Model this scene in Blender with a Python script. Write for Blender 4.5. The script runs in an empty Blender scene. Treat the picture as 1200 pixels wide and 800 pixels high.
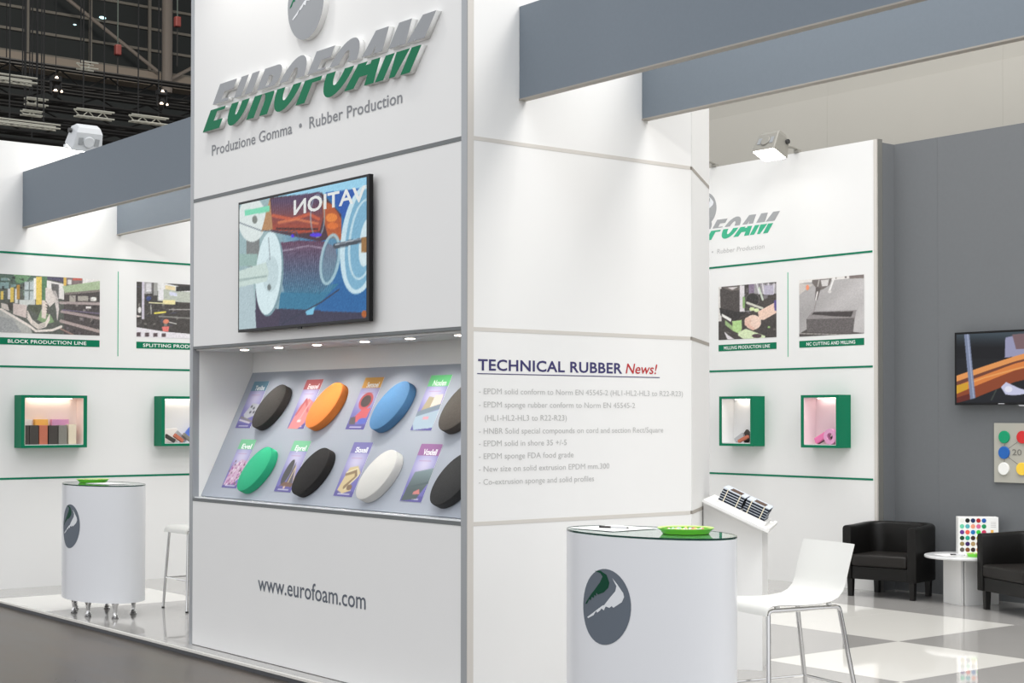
import bpy, bmesh, math, random
import numpy as np
from mathutils import Matrix, Vector

random.seed(7)
rng = np.random.default_rng(7)
scene = bpy.context.scene
COL = scene.collection

# ------------------------------------------------------------------ camera
cam_d = bpy.data.cameras.new('camera')
cam = bpy.data.objects.new('camera', cam_d)
COL.objects.link(cam)
C = Vector((6.5298, -4.8394, 1.5394))
FW = Vector((-0.784269, 0.620225, 0.015626))
RT = Vector((0.620309, 0.784358, 0.000680))
UP = Vector((0.011835, -0.010226, 0.999878))
cam.matrix_world = Matrix(((RT.x, UP.x, -FW.x, C.x), (RT.y, UP.y, -FW.y, C.y), (RT.z, UP.z, -FW.z, C.z), (0, 0, 0, 1)))
cam_d.sensor_fit = 'HORIZONTAL'
cam_d.sensor_width = 36.0
cam_d.lens = 1829.1 / 1200 * 36
cam_d.shift_x = -(604.68 - 600) / 1200
cam_d.shift_y = (459.35 - 400) / 1200
cam_d.clip_end = 300
scene.camera = cam

# ------------------------------------------------------------------ world, exposure, hall lights
scene.view_settings.view_transform = 'Standard'
scene.view_settings.look = 'None'
scene.view_settings.exposure = 0.0
scene.view_settings.gamma = 1.0
scene.view_settings.use_curve_mapping = False
W = bpy.data.worlds.new('hall_ambience')
scene.world = W
W.use_nodes = True
W.node_tree.nodes['Background'].inputs[0].default_value = (0.97, 0.98, 1.0, 1)
W.node_tree.nodes['Background'].inputs[1].default_value = 1.22


def area_light(name, loc, target, size, power, color=(1, 1, 1)):
    d = bpy.data.lights.new(name, 'AREA')
    d.energy = power
    d.size = size
    d.color = color
    o = bpy.data.objects.new(name, d)
    COL.objects.link(o)
    o.location = loc
    o.rotation_euler = (Vector(target) - Vector(loc)).to_track_quat('-Z', 'Y').to_euler()
    return o


def spot_light(name, loc, target, power, angle, blend=0.6, radius=0.1, color=(1, 1, 1), parent=None):
    d = bpy.data.lights.new(name, 'SPOT')
    d.energy = power
    d.spot_size = math.radians(angle)
    d.spot_blend = blend
    d.shadow_soft_size = radius
    d.color = color
    o = bpy.data.objects.new(name, d)
    COL.objects.link(o)
    o.location = loc
    o.rotation_euler = (Vector(target) - Vector(loc)).to_track_quat('-Z', 'Y').to_euler()
    if parent:
        bpy.context.view_layer.update()
        o.parent = parent
        o.matrix_parent_inverse = parent.matrix_world.inverted()
    return o


# high-bay lamps of the exhibition hall and two truss lamps aimed at the stand
area_light('hall_lamp', (-2.0, 3.5, 11.0), (-2.0, 3.0, 0), 5.0, 430, (1.0, 0.98, 0.95))
area_light('hall_lamp', (6.0, -5.0, 11.0), (3.0, -1.0, 0), 5.0, 300, (0.95, 0.98, 1.0))
area_light('truss_lamp', (3.2, 3.9, 8.6), (0.0, 1.2, 2.2), 1.8, 170, (1.0, 0.97, 0.93))
area_light('truss_lamp', (4.6, 2.4, 8.2), (-1.0, 4.6, 0.0), 1.8, 160, (1.0, 0.96, 0.90))


area_light('hall_lamp', (-27.0, 10.0, 17.5), (-34.0, 14.0, 8.0), 4.0, 1700, (1.0, 0.93, 0.84))  # unseen hall lamp added to brighten the far wall and rig
# unseen strip lights added behind the front beam, lifting second beam and tower side
for bx, bl in ((-5.2, 3.6), (2.6, 4.6)):
    bt = area_light('unseen_strip_light', (bx, 0.45, 3.55), (bx, 1.2, 3.0), 0.06, 13, (1.0, 0.97, 0.93))
    bt.data.shape = 'RECTANGLE'
    bt.data.size = bl
    bt.data.size_y = 0.06


# ------------------------------------------------------------------ helpers
def lin(c):
    return tuple(((v / 255) / 12.92 if v / 255 <= 0.04045 else ((v / 255 + 0.055) / 1.055) ** 2.4) for v in c)


MATS = {}


def mat(name, rgb, rough=0.5, metal=0.0, emit=0.0, coat=0.0, noise=0.0, nscale=40.0, bump=0.0, bscale=200.0, trans=0.0, ior=1.45, alpha=1.0, spec=0.5):
    m = bpy.data.materials.new(name)
    m.use_nodes = True
    nt = m.node_tree
    b = nt.nodes['Principled BSDF']
    col = (*lin(rgb), 1)
    b.inputs['Base Color'].default_value = col
    b.inputs['Roughness'].default_value = rough
    b.inputs['Metallic'].default_value = metal
    b.inputs['Coat Weight'].default_value = coat
    b.inputs['Coat Roughness'].default_value = 0.05
    b.inputs['Transmission Weight'].default_value = trans
    b.inputs['IOR'].default_value = ior
    b.inputs['Alpha'].default_value = alpha
    b.inputs['Specular IOR Level'].default_value = spec
    if emit:
        b.inputs['Emission Color'].default_value = col
        b.inputs['Emission Strength'].default_value = emit
    if noise or bump:
        tc = nt.nodes.new('ShaderNodeTexCoord')
    if noise:
        n = nt.nodes.new('ShaderNodeTexNoise')
        n.inputs['Scale'].default_value = nscale
        n.inputs['Detail'].default_value = 4
        nt.links.new(tc.outputs['Object'], n.inputs['Vector'])
        mx = nt.nodes.new('ShaderNodeMix')
        mx.data_type = 'RGBA'
        mx.inputs['A'].default_value = tuple(v * (1 - noise) for v in col[:3]) + (1,)
        mx.inputs['B'].default_value = tuple(min(1, v * (1 + noise)) for v in col[:3]) + (1,)
        nt.links.new(n.outputs['Fac'], mx.inputs['Factor'])
        nt.links.new(mx.outputs['Result'], b.inputs['Base Color'])
    if bump:
        n2 = nt.nodes.new('ShaderNodeTexNoise')
        n2.inputs['Scale'].default_value = bscale
        n2.inputs['Detail'].default_value = 3
        nt.links.new(tc.outputs['Object'], n2.inputs['Vector'])
        bp = nt.nodes.new('ShaderNodeBump')
        bp.inputs['Strength'].default_value = bump
        bp.inputs['Distance'].default_value = 0.004
        nt.links.new(n2.outputs['Fac'], bp.inputs['Height'])
        nt.links.new(bp.outputs['Normal'], b.inputs['Normal'])
    MATS[name] = m
    return m


def attr_mat(name, rough=0.5, emit=0.0, coat=0.0, base=1.0):
    m = bpy.data.materials.new(name)
    m.use_nodes = True
    nt = m.node_tree
    b = nt.nodes['Principled BSDF']
    a = nt.nodes.new('ShaderNodeVertexColor')
    a.layer_name = 'Col'
    b.inputs['Roughness'].default_value = rough
    b.inputs['Coat Weight'].default_value = coat
    if emit:
        b.inputs['Specular IOR Level'].default_value = 0.12
        b.inputs['Base Color'].default_value = (0.01, 0.01, 0.012, 1)
        nt.links.new(a.outputs['Color'], b.inputs['Emission Color'])
        b.inputs['Emission Strength'].default_value = emit
    else:
        nt.links.new(a.outputs['Color'], b.inputs['Base Color'])
    return m


class MB:
    """collects geometry for ONE mesh object"""

    def __init__(self, M=None):
        self.v = []
        self.f = []
        self.mi = []
        self.M = M or Matrix()

    def add(self, vs, fs, mi=0):
        o = len(self.v)
        self.v += [tuple(self.M @ Vector(p)) for p in vs]
        self.f += [tuple(o + i for i in f) for f in fs]
        self.mi += [mi] * len(fs)
        return self

    def box(self, x0, x1, y0, y1, z0, z1, mi=0):
        vs = [(x, y, z) for z in (z0, z1) for y in (y0, y1) for x in (x0, x1)]
        return self.add(vs, [(0, 2, 3, 1), (4, 5, 7, 6), (0, 1, 5, 4), (2, 6, 7, 3), (0, 4, 6, 2), (1, 3, 7, 5)], mi)

    def prism(self, pts, z0, z1, mi=0, side_mi=None, bottom=True):
        n = len(pts)
        vs = [(x, y, z0) for x, y in pts] + [(x, y, z1) for x, y in pts]
        fs = [tuple(range(n, 2 * n))]
        self.add(vs, fs, mi)
        o = len(self.v) - 2 * n
        if bottom:
            self.f.append(tuple(o + i for i in reversed(range(n))))
            self.mi.append(mi)
        for i in range(n):
            j = (i + 1) % n
            self.f.append((o + i, o + j, o + n + j, o + n + i))
            self.mi.append(mi if side_mi is None else side_mi)
        return self

    def lathe(self, prof, seg=24, center=(0, 0), sx=1.0, sy=1.0, mi=0, cap=True):
        vs = []
        for r, z in prof:
            for k in range(seg):
                a = 2 * math.pi * k / seg
                vs.append((center[0] + r * sx * math.cos(a), center[1] + r * sy * math.sin(a), z))
        fs = []
        for i in range(len(prof) - 1):
            for k in range(seg):
                k2 = (k + 1) % seg
                fs.append((i * seg + k, i * seg + k2, (i + 1) * seg + k2, (i + 1) * seg + k))
        if cap:
            fs.append(tuple(reversed(range(seg))))
            fs.append(tuple((len(prof) - 1) * seg + k for k in range(seg)))
        return self.add(vs, fs, mi)

    def tube(self, path, r, seg=8, mi=0, closed=False):
        P = [Vector(p) for p in path]
        n = len(P)
        vs = []
        prev = None
        for i in range(n):
            if closed:
                t = (P[(i + 1) % n] - P[i - 1]).normalized()
            else:
                t = (P[min(i + 1, n - 1)] - P[max(i - 1, 0)]).normalized()
            if prev is None:
                a = Vector((0, 0, 1)) if abs(t.z) < 0.9 else Vector((1, 0, 0))
                u = t.cross(a).normalized()
            else:
                u = (prev - t * prev.dot(t)).normalized()
            w = t.cross(u)
            prev = u
            rr = r[i] if isinstance(r, (list, tuple)) else r
            for k in range(seg):
                an = 2 * math.pi * k / seg
                vs.append(P[i] + (u * math.cos(an) + w * math.sin(an)) * rr)
        fs = []
        for i in range(n if closed else n - 1):
            j = (i + 1) % n
            for k in range(seg):
                k2 = (k + 1) % seg
                fs.append((i * seg + k, i * seg + k2, j * seg + k2, j * seg + k))
        if not closed:
            fs.append(tuple(reversed(range(seg))))
            fs.append(tuple((n - 1) * seg + k for k in range(seg)))
        return self.add(vs, fs, mi)

    def build(self, name, m, parent=None, smooth=False, bevel=0.0, bseg=2):
        me = bpy.data.meshes.new(name)
        me.from_pydata(self.v, [], self.f)
        me.update()
        bm = bmesh.new()
        bm.from_mesh(me)
        bmesh.ops.recalc_face_normals(bm, faces=bm.faces)
        bm.to_mesh(me)
        bm.free()
        ms = m if isinstance(m, (list, tuple)) else [m]
        for q in ms:
            me.materials.append(MATS[q] if isinstance(q, str) else q)
        if len(ms) > 1:
            me.polygons.foreach_set('material_index', self.mi)
        o = link(name, me, parent)
        if smooth:
            me.shade_smooth()
            md = o.modifiers.new('edge', 'EDGE_SPLIT')
            md.split_angle = math.radians(40)
        if bevel:
            md = o.modifiers.new('bevel', 'BEVEL')
            md.width = bevel
            md.segments = bseg
            md.limit_method = 'ANGLE'
            md.angle_limit = math.radians(40)
            if smooth:
                o.modifiers.move(1, 0)
        return o


def link(name, me, parent=None):
    o = bpy.data.objects.new(name, me)
    COL.objects.link(o)
    if parent is not None:
        o.parent = parent
        o.matrix_parent_inverse = world_of(parent).inverted()
    return o


def world_of(o):
    if o.parent is None:
        return o.matrix_basis.copy()
    return world_of(o.parent) @ o.matrix_parent_inverse @ o.matrix_basis


def tag(o, label, cat, group=None):
    o['label'] = label
    o['category'] = cat
    if group:
        o['group'] = group
    return o


def struct(o, label=None):
    o['kind'] = 'structure'
    if label:
        o['label'] = label
    return o


def thing(name, loc, label, cat, group=None):
    o = bpy.data.objects.new(name, None)
    o.empty_display_size = 0.1
    COL.objects.link(o)
    o.location = loc
    return tag(o, label, cat, group)


def frame(origin, right, up):
    r = Vector(right).normalized()
    u = Vector(up).normalized()
    n = r.cross(u)
    o = Vector(origin)
    return Matrix(((r.x, u.x, n.x, o.x), (r.y, u.y, n.y, o.y), (r.z, u.z, n.z, o.z), (0, 0, 0, 1)))


XL, YW, YG = -7.2134, 6.2255, 6.46
PF = frame((0, 0, 0), (1, 0, 0), (0, 0, 1))          # front face of the tower: local x = X, y = Z, z = out
PR = frame((0, 0, 0), (0, 1, 0), (0, 0, 1))          # side face of the tower: local x = Y
PL = frame((XL, 0, 0), (0, 1, 0), (0, 0, 1))         # wall at the far end
PW = frame((0, YW, 0), (1, 0, 0), (0, 0, 1))         # white back wall
PG = frame((0, YG, 0), (1, 0, 0), (0, 0, 1))         # grey lounge wall


# ---- text -----------------------------------------------------------------
def text_raw(s, bold=0.0, shear=0.0, space=1.0, res=3):
    cu = bpy.data.curves.new('t', 'FONT')
    cu.body = s
    cu.size = 1.0
    cu.offset = bold
    cu.shear = shear
    cu.space_character = space
    cu.resolution_u = res
    cu.fill_mode = 'FRONT'
    ob = bpy.data.objects.new('t', cu)
    COL.objects.link(ob)
    dg = bpy.context.evaluated_depsgraph_get()
    me = bpy.data.meshes.new_from_object(ob.evaluated_get(dg))
    bpy.data.objects.remove(ob)
    bpy.data.curves.remove(cu)
    return me


def words(me, name, m, parent, lx):
    """one mesh per printed word: cut the line of letters where the gap is wide"""
    nv = len(me.vertices)
    root = list(range(nv))

    def find(i):
        while root[i] != i:
            root[i] = root[root[i]]
            i = root[i]
        return i
    for e in me.edges:
        a, b_ = find(e.vertices[0]), find(e.vertices[1])
        if a != b_:
            root[a] = b_
    lo, hi = {}, {}
    for i in range(nv):
        r = find(i)
        lo[r] = min(lo.get(r, 1e9), lx[i])
        hi[r] = max(hi.get(r, -1e9), lx[i])
    word, end, k = {}, -1e9, -1
    for r in sorted(lo, key=lambda q: lo[q]):
        if lo[r] > end + 0.16:
            k += 1
        word[r] = k
        end = max(end, hi[r])
    out = None
    for w in range(k + 1):
        idx = [i for i in range(nv) if word[find(i)] == w]
        new = {o: n for n, o in enumerate(idx)}
        q = bpy.data.meshes.new(name)
        q.from_pydata([tuple(me.vertices[i].co) for i in idx], [], [tuple(new[i] for i in p.vertices) for p in me.polygons if p.vertices[0] in new])
        q.update()
        q.materials.append(MATS[m])
        o = link(name, q, parent)
        out = out or o
    bpy.data.meshes.remove(me)
    return out


CAP = None


def text(name, s, M, x, y, width, cap, m, parent, bold=0.0, shear=0.0, space=1.0, mirror=False, lift=0.0015):
    """flat lettering on plane M: left edge x, baseline y, overall width, capital height"""
    global CAP
    if CAP is None:
        t = text_raw('H')
        CAP = max(v.co.y for v in t.vertices)
        bpy.data.meshes.remove(t)
    me = text_raw(s, bold, shear, space)
    xs = [v.co.x for v in me.vertices]
    x0, x1 = min(xs), max(xs)
    sx = width / (x1 - x0)
    sy = cap / CAP
    lx = np.array([v.co.x for v in me.vertices])
    gap_at = lx
    for v in me.vertices:
        px = (v.co.x - x0) * sx
        if mirror:
            px = width - px
        v.co = M @ Vector((x + px, y + v.co.y * sy, lift))
    return words(me, name, m, parent, gap_at)



# ---- pictures (flat prints and screens) drawn as a fine colour grid --------
class Pic:
    """x0..x1 and the top/bottom edge heights give the drawing units of the picture"""

    def __init__(self, w, h, x0, x1, top, bot, bg):
        self.w, self.h = w, h
        ss = 2
        u = (np.arange(w * ss) + 0.5) / (w * ss)
        v = (np.arange(h * ss) + 0.5) / (h * ss)
        U, V = np.meshgrid(u, v)
        self.U, self.V = U, V
        self.X = x0 + U * (x1 - x0)
        T = top[0] + U * (top[1] - top[0])
        B = bot[0] + U * (bot[1] - bot[0])
        self.Y = T + V * (B - T)
        self.a = np.zeros(U.shape + (3,))
        self.a[:] = bg

    def put(self, mask, col, al=1.0):
        mk = mask.astype(float)[..., None] * al
        self.a = self.a * (1 - mk) + np.array(col, float) * mk
        return self

    def mask_poly(self, pts):
        X, Y = self.X, self.Y
        inside = np.zeros(X.shape, bool)
        n = len(pts)
        for i in range(n):
            x1, y1 = pts[i]
            x2, y2 = pts[(i + 1) % n]
            if y1 == y2:
                continue
            c = ((y1 > Y) != (y2 > Y)) & (X < (x2 - x1) * (Y - y1) / (y2 - y1) + x1)
            inside ^= c
        return inside

    def poly(self, pts, col, al=1.0):
        return self.put(self.mask_poly(pts), col, al)

    def rect(self, x0, y0, x1, y1, col, al=1.0):
        return self.put((self.X > x0) & (self.X < x1) & (self.Y > y0) & (self.Y < y1), col, al)

    def mask_ell(self, cx, cy, rx, ry, ang=0):
        c, s = math.cos(math.radians(ang)), math.sin(math.radians(ang))
        dx, dy = self.X - cx, self.Y - cy
        return ((dx * c + dy * s) / rx) ** 2 + ((-dx * s + dy * c) / ry) ** 2 < 1

    def ell(self, cx, cy, rx, ry, col, ang=0, al=1.0):
        return self.put(self.mask_ell(cx, cy, rx, ry, ang), col, al)

    def ring(self, cx, cy, rx, ry, t, col, ang=0, al=1.0):
        return self.put(self.mask_ell(cx, cy, rx, ry, ang) & ~self.mask_ell(cx, cy, rx - t, ry - t, ang), col, al)

    def line(self, pts, wd, col, al=1.0):
        m = np.zeros(self.X.shape, bool)
        for (x1, y1), (x2, y2) in zip(pts[:-1], pts[1:]):
            L2 = (x2 - x1) ** 2 + (y2 - y1) ** 2 + 1e-9
            t = np.clip(((self.X - x1) * (x2 - x1) + (self.Y - y1) * (y2 - y1)) / L2, 0, 1)
            d = np.hypot(self.X - x1 - t * (x2 - x1), self.Y - y1 - t * (y2 - y1))
            m |= d < wd / 2
        return self.put(m, col, al)

    def grad(self, mask, c0, c1, f):
        col = np.array(c0, float) * (1 - f[..., None]) + np.array(c1, float) * f[..., None]
        self.a = np.where(mask[..., None], col, self.a)
        return self

    def clutter(self, x0, y0, x1, y1, n, size, pal, al=0.75):
        for _ in range(n):
            cx, cy = rng.uniform(x0, x1), rng.uniform(y0, y1)
            w, h = rng.uniform(0.3, 1.0) * size, rng.uniform(0.3, 1.0) * size
            c = pal[rng.integers(len(pal))]
            if rng.random() < 0.5:
                self.rect(cx - w / 2, cy - h / 2, cx + w / 2, cy + h / 2, c, al)
            else:
                self.line([(cx, cy), (cx + rng.uniform(-1, 1) * size * 1.6, cy + rng.uniform(-1, 1) * size)], size * 0.18, c, al)
        return self

    def speck(self, mask, amp, cell=3):
        n = rng.normal(0, amp, (self.a.shape[0] // cell + 1, self.a.shape[1] // cell + 1))
        n = np.kron(n, np.ones((cell, cell)))[:self.a.shape[0], :self.a.shape[1]]
        self.a = np.where(mask[..., None], self.a + n[..., None], self.a)
        return self

    def build(self, name, M, x, y, wd, ht, m, parent, lift=0.002):
        if m is PRINT:
            self.a = 30 + self.a * 0.88
        if m is LEAFLET:
            self.a = 28 + self.a * 0.80
        a = np.clip(self.a, 0, 255).reshape(self.h, 2, self.w, 2, 3).mean((1, 3)) / 255
        a = np.where(a <= 0.04045, a / 12.92, ((a + 0.055) / 1.055) ** 2.4)
        W1, H1 = self.w, self.h
        xs = np.linspace(0, wd, W1)
        ys = np.linspace(ht, 0, H1)
        gx, gy = np.meshgrid(xs, ys)
        vs = [tuple(M @ Vector((x + px, y + py, lift))) for px, py in zip(gx.ravel(), gy.ravel())]
        idx = np.arange(W1 * H1).reshape(H1, W1)
        fs = np.stack([idx[1:, :-1], idx[1:, 1:], idx[:-1, 1:], idx[:-1, :-1]], -1).reshape(-1, 4)
        me = bpy.data.meshes.new(name)
        me.from_pydata(vs, [], fs.tolist())
        me.update()
        ca = me.color_attributes.new('Col', 'FLOAT_COLOR', 'POINT')
        ca.data.foreach_set('color', np.concatenate([a.reshape(-1, 3), np.ones((W1 * H1, 1))], 1).astype(np.float32).ravel())
        me.materials.append(m)
        return link(name, me, parent)


# ------------------------------------------------------------------ materials
mat('white_panel', (233, 233, 232), 0.45, noise=0.012, nscale=3)
mat('white_paint', (238, 238, 236), 0.5)
mat('white_gloss', (240, 241, 242), 0.25, coat=0.3)
mat('counter_white', (230, 232, 236), 0.28, coat=0.2)
mat('aluminium', (168, 171, 174), 0.38, metal=0.35)
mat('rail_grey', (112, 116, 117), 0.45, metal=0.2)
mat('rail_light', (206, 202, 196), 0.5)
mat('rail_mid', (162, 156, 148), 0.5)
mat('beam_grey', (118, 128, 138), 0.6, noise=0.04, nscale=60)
mat('wall_grey', (108, 111, 114), 0.7, noise=0.04, nscale=30)
mat('rear_white', (172, 169, 161), 0.7, noise=0.02, nscale=1.5)
mat('rear_white_upper', (166, 163, 155), 0.7, noise=0.02, nscale=1.5)
mat('tile_grey', (174, 172, 169), 0.03, spec=0.6, noise=0.02, nscale=2)
mat('tile_white', (240, 238, 232), 0.04, spec=0.6)
mat('platform_edge', (84, 86, 90), 0.4, metal=0.4)
mat('platform_lip', (225, 222, 216), 0.35)
mat('green', (0, 116, 82), 0.5, spec=0.25)
mat('green_print', (8, 122, 90), 0.6, spec=0.25)
mat('green_light', (60, 175, 135), 0.6)
mat('logo_green', (0, 112, 76), 0.5, spec=0.25)
mat('logo_grey', (150, 153, 157), 0.5)
mat('logo_pale', (160, 162, 164), 0.6)
mat('text_grey', (140, 142, 146), 0.6)
mat('text_slate', (96, 102, 112), 0.6)
mat('text_pale', (188, 188, 187), 0.6)
mat('navy', (58, 54, 104), 0.6)
mat('red', (182, 44, 48), 0.6)
mat('lettering_white', (245, 248, 246), 0.6)
mat('emblem_grey', (97, 106, 117), 0.55)
mat('emblem_green', (0, 66, 46), 0.55, spec=0.25)
mat('emblem_white', (226, 229, 233), 0.55)
mat('black_plastic', (14, 14, 16), 0.3, spec=0.3)
mat('board_grey', (164, 170, 180), 0.55)
mat('chrome', (214, 214, 214), 0.06, metal=1.0)
mat('glass', (214, 240, 230), 0.0, trans=1.0, ior=1.45)
mat('glass_edge', (18, 62, 54), 0.08, spec=0.6)
mat('leather', (16, 15, 14), 0.42, spec=0.35, bump=0.25, bscale=120)
mat('leather_seat', (30, 27, 25), 0.45, spec=0.4, bump=0.25, bscale=120)
mat('dark_wood', (18, 16, 15), 0.4)
mat('stool_white', (226, 226, 222), 0.35)
mat('paper', (246, 246, 244), 0.7)
mat('pen_black', (30, 24, 26), 0.35)
mat('pen_silver', (196, 196, 200), 0.3, metal=0.6)
mat('plate_green', (128, 232, 70), 0.3)
mat('plate_rim', (206, 240, 120), 0.3)
mat('lamp_grey', (150, 148, 141), 0.45, metal=0.2)
mat('lamp_white', (206, 209, 212), 0.45)
mat('lamp_dark', (60, 60, 60), 0.5)
mat('lamp_glow', (255, 252, 244), 0.4, emit=14)
mat('downlight_glow', (255, 244, 228), 0.4, emit=9)
mat('hall_dark', (40, 44, 44), 0.8, noise=0.15, nscale=0.6)
mat('hall_rib', (116, 112, 104), 0.7)
mat('hall_ledge', (140, 130, 118), 0.7)
mat('hall_tube', (126, 118, 110), 0.6)
mat('truss_black', (16, 15, 14), 0.6)
mat('truss_alu', (206, 204, 190), 0.4, metal=0.3)
mat('hoist_red', (96, 40, 36), 0.6)
mat('cable', (54, 62, 58), 0.6)
mat('hall_glow', (255, 226, 200), 0.4, emit=6)
mat('hall_glow_cool', (200, 240, 245), 0.4, emit=1.5)
mat('sign_beige', (176, 174, 164), 0.6)
mat('sign_line', (120, 118, 112), 0.6)
mat('aluminium_dark', (126, 126, 122), 0.5, metal=0.2)
PRINT = attr_mat('photo_print', 0.55)
SCREEN = attr_mat('lit_screen', 0.12, emit=0.95)
LEAFLET = attr_mat('leaflet_print', 0.35)

# aisle floor: dark worn coating, blurred gloss
m = mat('aisle_floor', (104, 98, 92), 0.30, spec=0.38)
nt = m.node_tree
b = nt.nodes['Principled BSDF']
tc = nt.nodes.new('ShaderNodeTexCoord')
n1 = nt.nodes.new('ShaderNodeTexNoise')
n1.inputs['Scale'].default_value = 1.3
n1.inputs['Detail'].default_value = 8
n1.inputs['Roughness'].default_value = 0.65
cr = nt.nodes.new('ShaderNodeValToRGB')
cr.color_ramp.elements[0].position = 0.3
cr.color_ramp.elements[0].color = (*lin((56, 50, 45)), 1)
cr.color_ramp.elements[1].position = 0.72
cr.color_ramp.elements[1].color = (*lin((104, 95, 86)), 1)
mp = nt.nodes.new('ShaderNodeMapping')
mp.inputs['Scale'].default_value = (0.7, 2.6, 1.0)
mp.inputs['Rotation'].default_value = (0, 0, 0.25)
nt.links.new(tc.outputs['Object'], mp.inputs['Vector'])
nt.links.new(mp.outputs['Vector'], n1.inputs['Vector'])
nt.links.new(n1.outputs['Fac'], cr.inputs['Fac'])
rr = nt.nodes.new('ShaderNodeMapRange')
rr.inputs['To Min'].default_value = 0.20
rr.inputs['To Max'].default_value = 0.42
nt.links.new(n1.outputs['Fac'], rr.inputs['Value'])
nt.links.new(rr.outputs['Result'], b.inputs['Roughness'])
nt.links.new(cr.outputs['Color'], b.inputs['Base Color'])

# ------------------------------------------------------------------ floors
aisle = MB().box(-60, 25, -30, 60, -0.14, -0.04).build('floor_aisle', 'aisle_floor')
struct(aisle, 'dark worn floor of the exhibition hall aisle')
floor = MB().box(XL - 0.1, 6.0, -0.12, 7.2, -0.036, -0.004).build('floor', 'platform_edge')
struct(floor, 'raised stand floor of glossy grey and white tiles')
GX = [XL - 0.1, -6.53, -5.46, -4.44, -3.395, -2.35, -1.305, -0.262, 0.785, 1.83, 2.875, 3.92, 4.965, 6.0]
GY = [-0.105, 1.27, 2.555, 3.875, 5.243, 6.6]
WHITE = {(1, 0), (7, 2), (5, 3), (6, 3), (8, 1), (8, 3)}
for i in range(len(GX) - 1):
    for j in range(len(GY) - 1):
        w_ = (i, j) in WHITE
        MB().box(GX[i] + 0.0006, GX[i + 1] - 0.0006, GY[j] + 0.0006, GY[j + 1] - 0.0006, -0.004, 0.0).build('floor_tile', 'tile_white' if w_ else 'tile_grey', floor)
for k in range(5):
    x0 = XL - 0.1 + k * 2.643
    MB().box(x0 + 0.001, x0 + 2.642, -0.132, -0.105, -0.012, 0.002).build('edge_trim', 'platform_lip', floor)
    MB().box(x0 + 0.001, x0 + 2.642, -0.126, -0.1202, -0.0395, -0.012).build('edge_strip', 'platform_edge', floor)

# ------------------------------------------------------------------ walls of the stand
wl = MB().box(XL - 0.07, XL, -0.1, 7.0, 0, 4.0).build('wall_left', 'white_panel')
struct(wl, 'white end wall of the stand with green stripes')
for z in (0.982, 1.984, 3.003):
    MB(PL).box(-0.098, 6.2, z - 0.009, z + 0.009, 0.0005, 0.003).build('stripe', 'green_print', wl)
for yy in (1.285, 2.545, 3.8):
    MB(PL).box(yy - 0.004, yy + 0.004, 2.10, 2.893, 0.0005, 0.002).build('divider_line', 'green_light', wl)
wb = MB().box(XL + 0.005, -2.345, YW, YW + 0.066, 0, 4.0).build('wall_back', 'white_panel')
struct(wb, 'white back wall of the stand with printed photographs')
for z in (0.984, 1.986, 3.008):
    MB(PW).box(XL + 0.01, -2.36, z - 0.009, z + 0.009, 0.0005, 0.003).build('stripe', 'green_print', wb)
for xx in (-3.352, -4.39):
    MB(PW).box(xx - 0.004, xx + 0.004, 2.10, 2.893, 0.0005, 0.002).build('divider_line', 'green_light', wb)
MB().box(-2.344, -2.312, YW - 0.004, YW + 0.012, 0, 4.0).build('end_profile', 'rail_light', wb)
MB().box(-2.344, -2.306, YW + 0.0125, YW + 0.072, 0, 4.004).build('end_post', 'aluminium_dark', wb)
wg = MB().box(-2.304, 6.0, YG, YG + 0.06, 0, 3.975).build('wall_lounge', 'wall_grey')
struct(wg, 'plain grey wall behind the lounge armchairs')
MB().box(-2.36, -2.3045, YW + 0.073, YG + 0.06, 0, 3.975).build('return_panel', 'wall_grey', wg)
for k in range(6):
    x0 = -1.84 + k * 0.99
    MB(PG).box(x0, x0 + 0.003, 0.0, 3.975, 0.0, 0.0015).build('panel_joint', 'wall_grey', wg)
wr = MB().box(-7.6, 9.0, 7.1, 7.2, 0, 7.5).build('wall_rear', 'rear_white')
struct(wr, 'tall pale wall of the neighbouring stand behind the back wall')
for k in range(9):
    x0 = -7.6 + k * 2.0
    MB().box(x0 + 0.0006, x0 + 1.9994, 7.08, 7.0998, 0, 4.70).build('panel', 'rear_white', wr)
    MB().box(x0 + 0.0006, x0 + 1.9994, 7.09, 7.0998, 4.703, 7.5).build('panel', 'rear_white_upper', wr)

# overhead fascia beams, from the end wall to the tower and from the tower over the lounge
BM = [('front fascia beam in shaded blue-grey between end wall and tower', XL + 0.001, -3.162, 0.37),
      ('second fascia beam behind the front one, between end wall and tower', XL + 0.001, -3.162, 1.27),
      ('blue-grey front fascia beam running from the tower above the counter', 0.002, 5.6, 0.345),
      ('paler second fascia beam from the tower towards the lounge', 0.002, 5.6, 1.24)]
for lab, x0, x1, y in BM:
    t = MB().box(x0, x1, y, y + 0.045, 3.24, 3.736).build('fascia_beam', 'beam_grey')
    tag(t, lab, 'beam', 'overhead fascia beams')
    MB().box(x0, x1, y - 0.003, y + 0.048, 3.232, 3.2398).build('bottom_edge', 'rail_mid', t)

# ------------------------------------------------------------------ the tower
CH0 = Vector((0, 1.637, 0))
CH1 = Vector((-0.49, 2.28, 0))
tower = thing('display_tower', (-1.6, 1.1, 0), 'tall white display tower with lit niche, screen and raised lettering', 'tower')
TX0, TX1 = -3.158, 0.0
H = 5.3
Z1, Z2, Z3 = 0.979, 2.002, 2.997
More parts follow.
